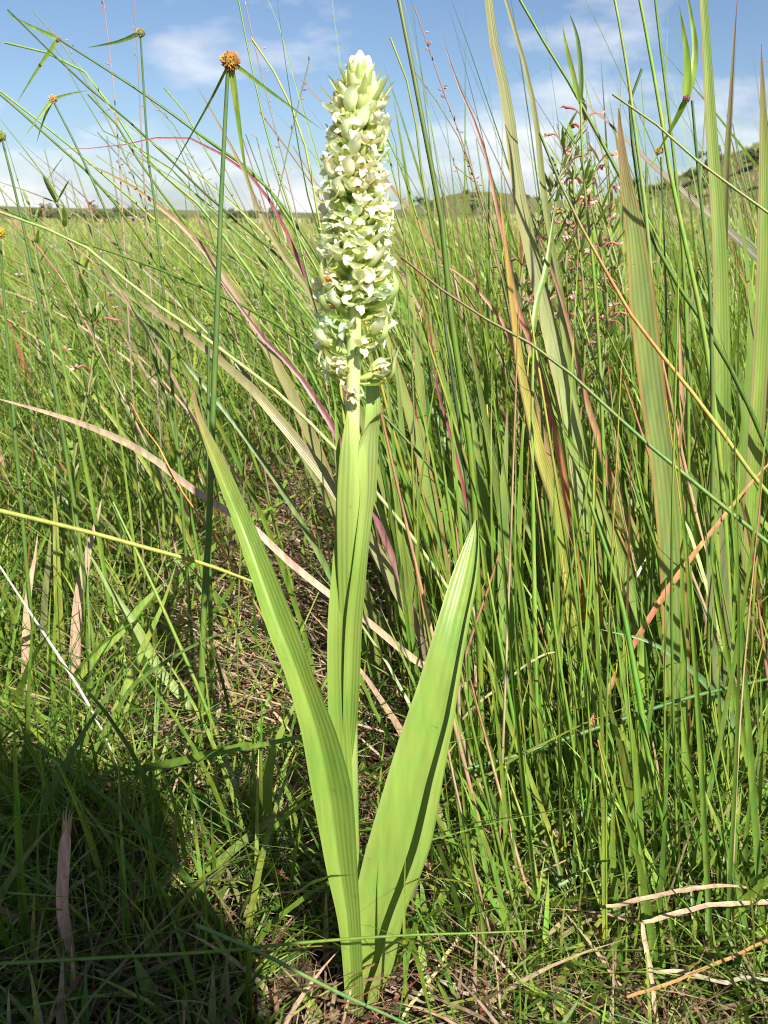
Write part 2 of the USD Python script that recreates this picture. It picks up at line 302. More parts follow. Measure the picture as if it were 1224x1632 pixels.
sets.append(field(x, y, H, rng.uniform(.008, .035, N), PI + rng.normal(0, 1, N), np.abs(rng.normal(.3, .3, N)), c * .9, c * 1.15, 3, .1, yaw=rng.normal(0, .7, N)))
N = 16000; x, y = wedge(N, 60, 260, 10, power=.6); H = rng.uniform(.3, .9, N)
c = pick(N, [G, LG, YG, OL, ST, PALE], [1.2, 2.4, 4, 2, 4, 3])
sets.append(field(x, y, H, rng.uniform(.08, .3, N), PI + rng.normal(0, 1, N), np.abs(rng.normal(.3, .3, N)), c * .9, c * 1.1, 2, .1, yaw=rng.normal(0, .5, N)))
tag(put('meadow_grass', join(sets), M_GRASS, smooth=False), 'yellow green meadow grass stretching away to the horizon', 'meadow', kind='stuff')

# coarser blades in the turf close to the lens
N = 1900; x, y = wedge(N, .47, 1.15, .25, power=.6); H = rng.uniform(.07, .24, N)
keep = front_clear(x, y, H) & clear_of_orchid(x, y, .06) & (rng.uniform(0, 1, N) > bare_at(x, y) * .96) & ~((y < .59) & (np.abs(x + .01) < .06) & (H > .05))
x, y, H = x[keep], y[keep], H[keep]; n = len(x); c = pick(n, [G, LG, YG, DG, OL, ST], [6, 5, 1.4, 2.5, 1, .7])
coarse = field(x, y, H, rng.choice([.0022, .0034, .005, .008], n, p=[.3, .38, .25, .07]), rng.uniform(0, 2 * PI, n), np.abs(rng.normal(.5, .4, n)), c * .85, c * 1.12, 7, .14, bendpow=1.8)
tag(put('coarse_grass', coarse, M_GRASS, smooth=False), 'coarser green grass blades in the near turf around the orchid', 'grass', kind='stuff')

N = 2600; x, y = rng.uniform(-.34, .34, N), rng.uniform(.43, .62, N); keep = clear_of_orchid(x, y, .03) & (np.hypot(x, y) > .4) & ~((y < .57) & (np.abs(x + .012) < .055)); x, y = x[keep], y[keep]; n = len(x)
c = pick(n, [G, LG, YG, DG, OL, ST, BR, np.array(ST) * .6], [4, 2, .8, 3, 1, 2, 2, 2]); H = rng.uniform(.025, .075, n)
low = field(x, y, H, rng.choice([.0018, .003, .0045, .007], n, p=[.3, .38, .25, .07]), rng.uniform(0, 2 * PI, n), np.abs(rng.normal(.9, .6, n)), c * .85, c * 1.1, 6, .14, bendpow=1.7)
tag(put('near_grass', low, M_GRASS, smooth=False), 'short grass and dry blades at the foot of the orchid', 'grass', kind='stuff')

# dead straw lying at the feet of the grass
N = 70000; x, y = wedge(N, .38, 2.4, .45, power=.35)
keep = clear_of_orchid(x, y, .02) & (rng.uniform(0, 1, N) < np.where(x > .0, .9, .55) + 2.0 * bare_at(x, y))
x, y = x[keep], y[keep]; n = len(x)
c = pick(n, [np.array(ST) * .9, np.array(ST) * .55, BR, np.array(RB) * .7, ST, np.array(BR) * .5], [3.4, 3.4, 3.4, 1.2, 1, 2])
Ls = rng.uniform(.012, .09, n) * np.where(rng.uniform(0, 1, n) < .06, 1.7, 1)
straw = field(x, y, Ls * rng.uniform(.03, .3, n), rng.choice([.0007, .0011, .0018, .003], n, p=[.25, .33, .30, .12]) * rng.uniform(.8, 1.2, n), rng.uniform(0, 2 * PI, n), 1 / rng.uniform(.05, .35, n), c, c * 1.1, 4, .0, bendpow=1.0, z0=ground_height(x, y) + rng.uniform(-.002, .02, n))
N = 3400; x, y = rng.uniform(-.34, .06, N), rng.uniform(.8, 2.0, N); keep = rng.uniform(0, 1, N) < bare_at(x, y); x, y = x[keep], y[keep]; n = len(x)
c = pick(n, [np.array(ST), np.array(ST) * .65, BR, np.array(RB) * .8, np.array(ST) * 1.2], [3, 3, 3, 1.2, 1.2]); Ls = rng.uniform(.04, .2, n)
mat_ = field(x, y, Ls * rng.uniform(.05, .4, n), rng.uniform(.0015, .0045, n), rng.normal(PI - .5, .9, n), 1 / rng.uniform(.08, .45, n), c, c * 1.1, 4, .0, bendpow=1.1, z0=ground_height(x, y) + rng.uniform(0, .05, n))
straw = join([straw, mat_])
tag(put('dead_straw', straw, M_DRY, smooth=False), 'brown and tan dead straw littering the ground', 'dead grass', kind='stuff')

# small round-leaved herbs in the turf
N = 9000; x, y = wedge(N, .5, 2.0, .3, power=.4)
keep = (meshkit.fbm(np.stack([x * 6, y * 6, 0 * x + 7], -1), 3, 4) > np.where((x < -.01) & (x > -.16) & (y < .9), .40, .5)) & (x < .12) & front_clear(x, y, np.full(N, .03)) & clear_of_orchid(x, y)
x, y = x[keep], y[keep]; n = len(x)
c = pick(n, [G, DG, LG, np.array(DG) * 1.4], [3, 2, 2, 2])
herbs = field(x, y, rng.uniform(.012, .05, n), rng.uniform(.006, .014, n), rng.uniform(0, 2 * PI, n), rng.uniform(.6, 2.2, n), c, c * 1.1, 4, .1, bendpow=1.0)
tag(put('ground_herb', herbs, M_GRASS, smooth=False), 'small dark green leafy herbs low in the turf', 'ground cover', kind='stuff')
# ------------------------------------------------------------------ the orchid
ORC = at(566, 1627, .545); ORC[2] = 0.0
orchid = xform('orchid', ORC)
tag(orchid, 'tall white flowered orchid with two long strap leaves in the centre foreground', 'orchid')
OP = str(orchid.GetPath())
OG = (.165, .275, .045); OG2 = (.21, .33, .06); CREAM = (.58, .65, .24); WHITE = (.82, .84, .60); PGREEN = (.40, .50, .14); RUST = (.50, .27, .09)
YO_ = .545
def edge_leaf(name, rows, tint, edge, label=None, valley=.5, depth=.2, cols=9, third=None, tipcol=None, veins=True):
    """A leaf given by its left and right margin at some heights: rows = [(left px, row, right px, row, Y), ...] from the foot to the tip."""
    n = 46
    A = spline([list(at(a, ra, Y)) for a, ra, b, rb, Y in rows], n); B = spline([list(at(b, rb, Y)) for a, ra, b, rb, Y in rows], n)
    s = np.linspace(0, 1, n); w = np.linalg.norm(B - A, axis=1)
    T = tangents((A + B) / 2); S = unit(B - A); Nn = np.cross(T, S); Nn *= np.sign(Nn[:, 1:2])     # away from the camera
    u = np.linspace(0, 1, cols)
    d = np.where(u < valley, u / valley, (1 - u) / (1 - valley)); d = (1 - (1 - d) ** 1.08) * depth
    V = A[:, None] + (B - A)[:, None] * u[None, :, None] + Nn[:, None] * (d[None] * w[:, None])[..., None]
    if third is not None:      # the right half folded forward about the keel at the right silhouette
        m = 6; q = np.linspace(0, 1, m)[1:]
        K = V[:, -1]; tw = np.interp(s, [a for a, _ in third], [c for _, c in third])
        D = K + (A - B) * tw[:, None] - Nn * (w * .17 + .0012)[:, None]
        bow = np.sin(q * np.pi) * .07
        V = np.concatenate([V, K[:, None] * (1 - q)[None, :, None] + D[:, None] * q[None, :, None] + (S[:, None] * (bow[None] * w[:, None])[..., None])], 1)
    k = V.shape[1]; wob = meshkit.noise(np.stack([s * 9, 0 * s, 0 * s + len(name)], -1), 3) - .5
    V = V + Nn[:, None] * (wob * .0012)[:, None, None]
    C = np.repeat(ramp(tint, s)[:, None], k, 1)
    C[:, 0] = C[:, 0] * .5 + np.array(edge) * .5; C[:, -1] = C[:, -1] * .5 + np.array(edge) * .5
    uv = np.stack([np.broadcast_to(np.linspace(0, k / 9, k), (n, k)), np.broadcast_to(s[:, None], (n, k))], -1)
    p = put(name, (V.reshape(-1, 3), grid_faces(n, k), C.reshape(-1, 3), uv.reshape(-1, 2)), M_ORCHID, OP, ORC)
    if label: tag(p, label)
    return p
TIPB = (.30, .22, .12)
edge_leaf('leaf', [(546, 1632, 580, 1632, .535), (549, 1581, 578, 1581, .532), (540, 1479, 575, 1479, .524), (521, 1390, 570, 1390, .517), (503, 1294, 565, 1294, .510), (493, 1240, 557, 1240, .507), (480, 1168, 536, 1168, .505), (457, 1084, 503, 1084, .505), (425, 1000, 474, 1000, .508),
                   (377, 848, 411, 848, .525), (337, 740, 362, 740, .55), (311, 660, 322, 664, .573), (303, 612, 305, 614, .58)],
          [(0, OG), (.25, OG2), (.8, OG), (.92, (.24, .25, .07)), (1, (.28, .14, .10))], OG2, 'long narrow strap leaf leaning left with a reddish dry tip', valley=.32, depth=.46, cols=12)
edge_leaf('leaf', [(570, 1632, 597, 1632, .55), (566, 1581, 609, 1581, .547), (562, 1540, 628, 1540, .545), (562, 1458, 645, 1458, .54), (573, 1395, 670, 1395, .537), (588, 1336, 689, 1336, .535), (613, 1252, 704, 1252, .536), (639, 1168, 718, 1168, .54), (668, 1084, 731, 1084, .545), (694, 1000, 745, 1000, .555),
                   (719, 920, 760, 920, .57), (743, 860, 763, 860, .585), (757, 828, 760, 828, .59)],
          [(0, OG), (.3, OG2), (1, OG)], (.26, .30, .12), 'broad folded strap leaf leaning right', valley=.4, depth=.14, third=[(0, .6), (.11, .5), (.2, .34), (.28, .27), (.36, .26), (.46, .23), (.56, .20), (.67, .11), (.9, .09), (1, .05)])
SX = [(566, 1627), (558, 1300), (556, 1000), (560, 800), (562, 640), (566, 460), (571, 250), (573, 160), (575, 128)]
axis = spline([list(at(a, r, YO_)) for a, r in SX], 60)
sw = np.interp(np.linspace(0, 1, 60), [0, .5, .65, .8, .93, 1], [.006, .0048, .0042, .0038, .003, .001])
put('stem', tube(axis, sw, ramp([(0, OG), (.6, (.33, .45, .13)), (.68, (.52, .60, .27)), (1, CREAM)], np.linspace(0, 1, 60)), 12), M_STEM, OP, ORC)
edge_leaf('sheath_leaf', [(548, 1330, 566, 1330, .534), (530, 1230, 562, 1230, .532), (523, 1130, 556, 1130, .531), (522, 1000, 552, 1000, .532), (533, 860, 549, 860, .537), (536, 760, 546, 760, .540), (534, 690, 540, 690, .540), (533, 645, 534, 645, .541)],
          [(0, OG), (1, OG2)], OG2, valley=.4, depth=.12)
edge_leaf('sheath_leaf', [(546, 1150, 565, 1150, .536), (545, 1060, 570, 1060, .535), (541, 975, 574, 975, .5335), (538, 900, 579, 900, .532), (537, 800, 583, 800, .5315), (541, 730, 584, 730, .532), (545, 700, 576, 700, .533), (550, 672, 566, 672, .535), (553, 655, 556, 655, .536)],
          [(0, OG), (.5, OG2), (1, (.36, .48, .13))], OG2, valley=.5, depth=-.2)
edge_leaf('sheath_leaf', [(551, 1300, 555, 1300, .537), (549, 1230, 559, 1230, .535), (547, 1130, 571, 1130, .530), (551, 1000, 577, 1000, .5275), (565, 880, 587, 880, .527), (574, 790, 597, 790, .5295), (570, 730, 602, 730, .530), (576, 695, 601, 690, .531), (590, 672, 606, 663, .529), (606, 659, 612, 653, .525), (624, 651, 625, 650, .520)],
          [(0, OG), (.6, OG2), (1, (.36, .44, .16))], OG2, valley=.35, depth=.34)
edge_leaf('sheath_leaf', [(575, 800, 600, 800, .549), (578, 720, 602, 720, .552), (583, 650, 606, 650, .555), (584, 610, 603, 610, .558), (592, 582, 594, 582, .56)], [(0, OG), (1, (.30, .40, .12))], OG2, valley=.5, depth=.2)

def frame(o):                           # outward, tangent, up
    o = unit(np.array([o[0], o[1], 0.0])); return np.stack([o, np.cross([0, 0, 1.], o), [0, 0, 1.]])
def local(P, base, M, S):
    return np.asarray(base) + (np.asarray(P, float) * S * .001) @ M
def flower(row, az, S=1.0, bract=1.0, wither=False, threads=True, tilt=0.0):
    k = np.interp(row, [r for _, r in SX][::-1], [a for a, _ in SX][::-1])
    c = at(k, row, YO_); o = np.array([math.cos(az), math.sin(az)]); M = frame(o)
    if tilt:
        ct, st = math.cos(tilt), math.sin(tilt); M = np.stack([M[0] * ct + M[2] * st, M[1], M[2] * ct - M[0] * st])
    c = c + M[0] * .003
    fl = xform('flower', c - ORC, OP); FP = str(fl.GetPath())
    R = rnd.uniform; cr = vary(CREAM, a=.1); wt = vary(WHITE, a=.05); pg = vary(PGREEN, a=.12)
    q = lambda P: local(P, (0, 0, 0), M, S)
    up = M[2]
    put('ovary', tube(spline(q([(0, 0, 0), (4, R(-1, 1), 1.0), (9, R(-1, 1), 3.5)]), 7), np.array([1.0, 1.3, 1.5, 1.7, 1.7, 1.5, 1.2]) * .001 * S, ramp([(0, pg), (1, cr)], np.linspace(0, 1, 7)), 7), M_PETAL, FP)
    # hood: a rounded helmet over the column, open below
    th, ph = np.meshgrid(np.linspace(-1.9, 1.9, 11), np.linspace(0, 1, 9)); e = R(.88, 1.12); tip = R(-1.5, 3.5)
    rad = np.interp(ph, np.linspace(0, 1, 9), [.35, .72, .93, 1.02, 1.0, .86, .62, .34, .02])
    hood = np.stack([4.8 + 11.5 * ph, 3.7 * e * rad * np.sin(th * .85), 3.2 + 3.9 * e * rad * np.cos(th * .92) * (1 + .12 * np.cos(2 * th)) + tip * ph ** 2.2 + 1.6 * np.sin(ph * 3.1)], -1)
    hood += (meshkit.noise(hood * .5 + R(0, 50), 4)[..., None] - .5) * np.array([1.6, 2.2, 2.2]); hood[..., 2] += R(-.8, 1.2)
    put('hood', (q(hood.reshape(-1, 3)), grid_faces(9, 11), np.repeat(ramp([(0, pg), (.3, cr), (.6, wt), (1, wt)], np.linspace(0, 1, 9)), 11, 0)), M_PETAL, FP)
    RND = [.25, .75, 1.0, 1.0, .8, .45, .05]
    for sgn in (-1, 1):
        a, b, w_ = R(4.2, 7.0), R(-2, 5), R(-2.5, 2.5)
        put('sepal', petal(q([(7.5, sgn * 1.2, 2.5), (10.8, sgn * 3.6, 2.0 + b * .3), (13.8, sgn * (a + .6), 2.4 + b), (14.6 + R(-2.5, 2), sgn * (a + 3.4), 4.5 + b * 1.6), (13.2 + w_, sgn * (a + 4.6 + R(-2, 1)), 7 + b * 1.7)]), .0066 * S, up, [(0, cr), (.4, wt), (1, wt)], .55, 9, 5, RND), M_PETAL, FP)
        if threads:
            z = R(-3, 5); y2 = R(5, 9)
            P = q([(8, sgn * 1, 2), (11, sgn * 3, -.5), (14 + R(-1, 2), sgn * y2 * .6, -1 + z * .3), (15 + R(-2, 2), sgn * y2, 2 + z), (13 + R(-2, 3), sgn * (y2 + R(-2, 1)), 6 + z)])
            put('side_lobe', tube(spline(P, 14), np.linspace(.5, .18, 14) * .001 * S, pg if R(0, 1) < .5 else cr, 5), M_PETAL, FP)
        put('petal', petal(q([(8, sgn * 1.0, 5), (10.5, sgn * 2.4, 7.4), (13.5, sgn * 2.8 + w_ * .3, 8.6), (16.5 + R(-1.5, 1.5), sgn * R(1.5, 4.5), 8.5 + w_)]), .0044 * S, up - M[0] * .3, [(0, pg), (.4, cr), (1, wt)], .5, 8, 5, RND), M_PETAL, FP)
    put('lip', petal(q([(8, 0, 2), (11.0, R(-.6, .6), .5), (12.8, R(-1, 1), -1.8), (12.5 + R(-1, 1), R(-1, 1), -4.8)]), .0052 * S, M[0], [(0, cr), (.5, wt), (1, wt)], .5, 9, 5, RND), M_PETAL, FP)
    if bract:
        y1 = R(-2.5, 2.5); b = bract * (.62 if o[1] < -.6 else 1.0); kx = 1.18 if b >= 1 else 1.0
        put('bract', petal(q([(0, 0, -2.5), (4, y1 * .3, -3.4), (9 * kx * b ** .5, y1 * .6, -2.6), (13.6 * kx * b ** .5, y1, 1.8 * b), (15.0 * kx * b ** .5 + R(-1.5, 1.0), y1, 7 * b), (14.2 * kx * b ** .5 + R(-2, 1.5), y1 * 1.3, 13.0 * b)]), .0085 * S * b ** .5, up - M[0] * .8,
                           [(0, pg), (.35, (.38, .48, .15)), (.8, (.52, .60, .24)), (1, (.60, .64, .34))], .5, 12, 5), M_PETAL, FP)
    col = trimesh.creation.icosphere(1, 1.0); cv = np.asarray(col.vertices) * [1.6, 1.1, 1.7] + [10.0, 0, 3.2]
    put('column', (q(cv), np.asarray(col.faces), RUST if wither else (.62, .58, .22)), M_PETAL, FP)
    if wither:
        cv = np.asarray(col.vertices) * [1.9, 2.4, 1.3] * (1 + .25 * rng.uniform(-1, 1, (len(col.vertices), 1))) + [12.5, R(-2, 2), 3 + R(0, 3)]
        tag(put('withered_petal', (q(cv), np.asarray(col.faces), vary(RUST)), M_PETAL, FP), 'orange brown withered petal')
    return fl
D = math.radians
for i_, (row, az, S, br, wi) in enumerate([(630, -88, .62, .7, True), (602, 184, .75, .5, False), (604, 2, 1.05, 1.3, True), (562, 184, 1.0, .8, False), (568, 75, .9, .8, False), (540, -20, .95, 1.0, False), (545, 120, .9, .8, False), (520, 190, 1.0, .7, False),
                           (510, -4, .95, 1.1, False), (496, -145, 1.0, 1.0, True), (500, 75, .95, .9, False), (480, -18, 1.05, 1.1, False), (478, 165, 1.0, .9, True), (470, 50, 1.0, .9, False), (456, -65, .9, 1.1, False), (458, 205, 1.05, 1.0, True), (448, -5, 1.1, .9, False), (446, 110, 1, .9, False), (585, -125, .72, .5, False), (556, -62, .75, .6, False), (528, -118, .75, .6, False), (488, -75, .8, .6, False), (470, -105, .85, .6, False)]):
    flower(row, D(az), S * rnd.uniform(1.0, 1.2), br, wi, threads=(i_ % 2 == 0))
N_F = 54
for i in range(N_F):
    f = i / (N_F - 1); row = 438 - 234 * f ** .98 + rnd.uniform(-4, 4)
    flower(row, D(-70 + i * 137.5 + rnd.uniform(-14, 14)), (1.03 - .10 * f) * rnd.uniform(.84, 1.16), rnd.uniform(.6, .95) * (1 - .25 * f), rnd.random() < .06, rnd.random() < .25 - .25 * f, tilt=.1 + .3 * f)
N_B = 30
for i in range(N_B):
    f = i / (N_B - 1); row = 206 - 56 * f; az = D(40 + i * 137.5)
    k = np.interp(row, [r for _, r in SX][::-1], [a for a, _ in SX][::-1]); c = at(k, row, YO_); M = frame((math.cos(az), math.sin(az)))
    bd = xform('bud', c - ORC, OP); BP = str(bd.GetPath())
    inc = .62 - .45 * f; L = (19 - 6.0 * f) * rnd.uniform(.9, 1.1); o2 = M[0] * math.sin(inc) + M[2] * math.cos(inc)
    P = np.array([M[0] * .002 + o2 * L * .001 * t + M[2] * .0022 * t ** 2 for t in np.linspace(0, 1, 8)])
    put('bud_body', tube(P, np.array([1.1, 1.7, 2.3, 2.8, 3.0, 2.7, 2.0, .7]) * .001 * (1.12 - .2 * f), ramp([(0, vary(PGREEN)), (.5, CREAM), (1, (.78, .78, .5))], np.linspace(0, 1, 8)), 8), M_PETAL, BP)
    b2 = o2 * .9 + M[0] * .25
    Q = np.array([M[0] * .002 + b2 * L * (1.35 - .3 * f) * .001 * t + M[2] * .003 * t ** 2 for t in np.linspace(0, 1, 5)])
    put('bract', petal(Q, .0046, -M[0] + M[2] * .3, [(0, PGREEN), (1, (.56, .64, .28))], .5, 9), M_PETAL, BP)
for i in range(8):
    az = i * 2.2; c = at(574, 140 - (i == 0) * 8, YO_); o = np.array([math.cos(az), math.sin(az), 0]) * (.0034 if i else 0)
    bd = xform('bud', c - ORC, OP)
    put('bud_body', tube(np.array([o * (.4 + .6 * t) * 1.3 + np.array([0, 0, .0150 * t]) for t in np.linspace(0, 1, 8)]), np.array([1.3, 2.0, 2.6, 3.0, 3.2, 3.0, 2.3, .8]) * .001, ramp([(0, CREAM), (.5, (.80, .82, .58)), (1, WHITE)], np.linspace(0, 1, 8)), 9), M_PETAL, str(bd.GetPath()))
# ------------------------------------------------------------------ grasses, sedges and straws that stand out one by one
def path3(pts, Y0, Y1, root, n):
    pts = np.asarray(pts, float); L = np.r_[0, np.cumsum(np.linalg.norm(np.diff(pts, axis=0), axis=1))]; L /= L[-1]
    P = [at(a, b, Y0 + (Y1 - Y0) * l) for (a, b), l in zip(pts, L)]
    if root and P[0][2] > .012:
        d = unit(P[0] - P[1]); d[1] *= .5; d[2] = min(d[2], -.35); d = unit(d); R = []
        z = P[0][2]; q = P[0].copy(); m = max(2, int(z / .07))
        for i in range(m):
            d = unit(d * .8 + np.array([0, 0, -1.]) * .2); q = q + d * (z / m) / -d[2]; R.append(q.copy())
        R[-1][2] = -.012; P = R[::-1] + P
    P = [atz(*q, .0) if len(pts) == len(P) and p[2] < -.002 else p for p, q in zip(P, pts)] if len(pts) == len(P) else P
    P = np.array(P); P[:, 2] = np.maximum(P[:, 2], -.012)
    return spline(P, n)
ORDER = []
def blade(label, pts, w, Y0, Y1, tint, name='reed', cat='reed', group=None, edge=None, root=True, kind='blade', face=0.0, fold=.25, tipf=.45, mat=None, n=None, parent='/World', origin=None, cols=5, flat=False):
    """One blade or stem through the points pts (foot to tip, pixels of the picture) at the distances Y0 to Y1; w pixels wide there."""
    n = n or (26 if kind == 'blade' else 20)
    P = path3(pts, Y0, Y1, root, n); s = np.linspace(0, 1, n)
    dist = np.linalg.norm(P - EYE, axis=1); wm = w * dist / F_PX / 1.02
    tint = ramp(tint, s)
    if kind == 'stem':
        g = tube(P, wm / 2 * np.interp(s, [0, .6, 1], [1.1, 1, .55]), tint, 6); mat = mat or M_STEM
    else:
        W = wm * np.minimum(1, ((1 - s) / tipf + .02)) ** .85 * np.interp(s, [0, .12, 1], [.8, 1, 1])
        view = unit(EYE - P); T = tangents(P); side = np.cross(T, view)
        fc = unit(view * math.cos(face) + side * math.sin(face)) if not flat else np.broadcast_to([0, 0, 1.], P.shape)
        g = ribbon(P, W, fc, tint, fold, edge if edge is None or isinstance(edge, list) else (edge, edge), cols); mat = mat or (M_BROAD if w > 13 else M_GRASS)
    org = np.array([P[0][0], P[0][1], 0.0]) if origin is None else origin
    p = put(name, g, mat, parent, org, place=parent == '/World')
    if label: tag(p, label, cat if parent == '/World' else None, group)
    return p, P
def stem(label, pts, w, Y0, Y1, tint, **k):
    k.setdefault('name', 'rush'); k.setdefault('cat', 'rush'); return blade(label, pts, w, Y0, Y1, tint, kind='stem', **k)
def straw1(label, pts, w, z, tint, group=None, name='dry_straw', kind='blade'):
    """A straw lying low, z = its height at each point (one value or a list)."""
    z = np.broadcast_to(z, (len(pts),)); P = spline(np.array([atz(a, b, c) for (a, b), c in zip(pts, z)]), 18); P = P + np.cumsum(np.random.default_rng(len(label)).normal(0, .0004, (18, 3)), 0)
    s = np.linspace(0, 1, 18); wm = w * np.linalg.norm(P - EYE, axis=1) / F_PX; t = ramp(tint, s)
    g = ribbon(P, wm * np.interp(s, [0, .1, .8, 1], [.6, .85, .75, .3]) * np.random.default_rng(len(label) + 1).uniform(.85, 1.1, 18), unit(EYE - P + [0, 0, .4]), t, .2)
    org = np.array([P[0][0], P[0][1], 0.0]); return tag(put(name, g, M_DRY, '/World', org, place=True), label, 'straw' if 'straw' in name else 'dead leaf', group)

RG, LGp, GL = 'broad grass blades in the stand right of the orchid', 'blades leaning left in front of the sky', 'green blades crossing in the turf left of the orchid'
# the broad blades on the right
blade('broadest pale green blade with orange margins and narrow purple tip, right of the orchid', [(1075, 960), (1067, 830), (1055, 720), (1043, 643), (1027, 510), (1018, 420), (1008, 344), (994, 265), (986, 172)], 40, .80, .82, [(0, G), (.35, (.21, .30, .09)), (.85, (.22, .28, .09)), (.95, (.30, .17, .10)), (1, PU)], edge=(.42, .20, .08), fold=.12, tipf=.24, cols=7, group=RG, face=-.1)
blade('wide green blade with purple left margin reaching the top near the right edge', [(1150, 620), (1149, 500), (1147, 397), (1140, 291), (1134, 212), (1121, 0), (1112, -130), (1100, -300)], 29, .92, .95, [(0, G), (.4, (.19, .30, .06)), (1, (.22, .30, .08))], edge=[(.30, .10, .12), (.18, .30, .06)], fold=.2, tipf=.62, cols=7, group=RG, face=.1)
blade('green blade tapering to a thin purple tip beside the wide purple edged blade', [(1150, 600), (1153, 430), (1158, 265), (1165, 150), (1170, 70), (1175, -5)], 21, .96, .98, [(0, G), (.5, (.17, .27, .05)), (.8, OL), (1, (.35, .10, .16))], edge=[(.12, .2, .04), (.30, .14, .09)], fold=.3, tipf=.6, group=RG, face=-.35)
blade('bright yellow green blade standing along the right edge of the photo', [(1196, 900), (1203, 740), (1213, 560), (1219, 420), (1219, 300), (1216, 160), (1213, 75)], 23, .90, .92, [(0, G), (.4, (.24, .36, .06)), (.85, (.25, .34, .08)), (1, PU)], edge=(.30, .18, .12), fold=.15, tipf=.24, group=RG)
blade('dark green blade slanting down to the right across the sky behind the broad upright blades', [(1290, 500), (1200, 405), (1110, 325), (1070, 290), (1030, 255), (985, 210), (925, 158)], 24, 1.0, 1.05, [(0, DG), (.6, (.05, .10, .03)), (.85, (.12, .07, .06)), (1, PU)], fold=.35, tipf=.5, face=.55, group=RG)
blade('greyish olive broad blade leaning left, tallest behind the flower spike at right', [(930, 800), (921, 742), (906, 654), (877, 536), (850, 420), (824, 300), (812, 196), (799, 122), (785, 60), (777, -10), (760, -150), (735, -330)], 38, 1.0, 1.06, [(0, G), (.3, (.30, .36, .16)), (.55, (.30, .30, .16)), (.75, (.20, .19, .09)), (1, (.30, .20, .12))], edge=[(.40, .27, .14), (.14, .20, .05)], fold=.3, tipf=.85, cols=7, group=RG, face=.35)
blade('slender olive blade just right of the tall greyish blade, its tip beyond the top edge', [(905, 560), (893, 470), (880, 400), (865, 294), (855, 196), (838, 110), (806, 0), (785, -80), (755, -190)], 19, 1.02, 1.06, [(0, G), (.5, (.22, .27, .10)), (1, (.26, .17, .10))], edge=(.20, .27, .07), fold=.3, tipf=.8, group=RG)
blade('reddish brown blade curving up to a fine point right of the flower spike', [(850, 560), (822, 480), (806, 390), (789, 319), (777, 257), (757, 196), (725, 122), (702, 45)], 13, .93, .97, [(0, OL), (.35, (.40, .17, .07)), (.7, SAL), (1, (.16, .08, .05))], edge=[(.40, .2, .1), (.10, .08, .03)], fold=.35, tipf=.6, group=RG)
blade('yellow orange blade with a dark left edge below the reddish brown blade', [(900, 900), (884, 790), (866, 742), (834, 610), (819, 507), (802, 360), (796, 300)], 21, .90, .93, [(0, G), (.4, YG), (.62, (.45, .42, .10)), (.85, (.50, .30, .07)), (1, OR)], edge=[(.10, .05, .03), (.45, .32, .08)], fold=.2, tipf=.5, group=RG)
blade('salmon pink blade bending over to the left beside the flower spike', [(850, 640), (825, 570), (800, 510), (772, 475), (740, 440), (700, 420), (655, 405)], 15, .95, .98, [(0, G), (.4, (.33, .27, .13)), (.7, SAL), (1, RB)], edge=[(.45, .22, .16), (.26, .12, .07)], fold=.2, tipf=.6, group=RG)
blade('brown and orange blade leaning left in the middle of the right hand stand', [(960, 720), (935, 640), (912, 540), (893, 470), (868, 400), (850, 355), (835, 300)], 13, .98, 1.02, [(0, G), (.35, (.42, .26, .10)), (.7, (.36, .22, .10)), (1, (.16, .07, .08))], edge=(.30, .12, .10), fold=.25, tipf=.6, group=RG)
blade('plain green upright blade with a dark violet tip, right of the folded orchid leaf', [(812, 1150), (808, 1000), (804, 900), (802, 800), (806, 720), (809, 642)], 24, .84, .86, [(0, G), (.7, (.17, .28, .07)), (.92, (.22, .26, .10)), (.97, (.30, .10, .14)), (1, PU)], fold=.18, tipf=.45, group=RG)
blade('pale green broad blade directly above the tip of the folded orchid leaf', [(748, 980), (742, 860), (733, 760), (722, 670), (705, 600), (688, 520)], 30, .98, 1.02, [(0, G), (.5, (.20, .30, .09)), (1, G)], fold=.25, tipf=.6, cols=7, group=RG)
blade('mid green blade left of the plain upright blade, close behind the folded leaf', [(790, 980), (782, 860), (766, 760), (752, 660), (738, 600)], 21, 1.02, 1.06, [(0, G), (1, (.17, .26, .07))], fold=.25, tipf=.6, group=RG)
blade('green blade with a rusty left margin low in the right hand stand', [(1078, 1010), (1080, 940), (1083, 860), (1076, 780), (1085, 690), (1092, 640)], 21, .86, .9, [(0, G), (.7, (.18, .27, .07)), (1, RB)], edge=[(.34, .14, .06), (.15, .25, .05)], fold=.2, tipf=.5, group=RG)
blade('short salmon tipped blade between two broad green blades on the right', [(1085, 830), (1086, 740), (1087, 640), (1084, 560), (1083, 470)], 15, .97, 1.0, [(0, G), (.4, (.26, .28, .10)), (.65, (.48, .24, .12)), (.95, (.55, .34, .24)), (1, ST)], edge=(.40, .16, .10), fold=.25, tipf=.5, group=RG)
blade('green upright blade with pale middle stripe low at the right', [(1152, 1060), (1150, 960), (1148, 880), (1150, 800), (1156, 740)], 22, .88, .9, [(0, DG), (.4, G), (1, LG)], fold=.3, tipf=.6, group=RG)
blade('green blade forked off to the right with a purple tip, right of the broadest blade', [(1080, 800), (1100, 740), (1112, 690), (1121, 645)], 12, .95, .95, [(0, G), (.8, (.22, .26, .11)), (1, PU)], fold=.2, tipf=.7, group=RG)
blade('dark green shaded blade at the right edge behind the bright yellow green one', [(1175, 830), (1185, 700), (1192, 600), (1196, 500), (1185, 380), (1165, 255)], 18, .95, 1.0, [(0, DG), (1, G)], fold=.3, tipf=.5, group=RG, face=.6)
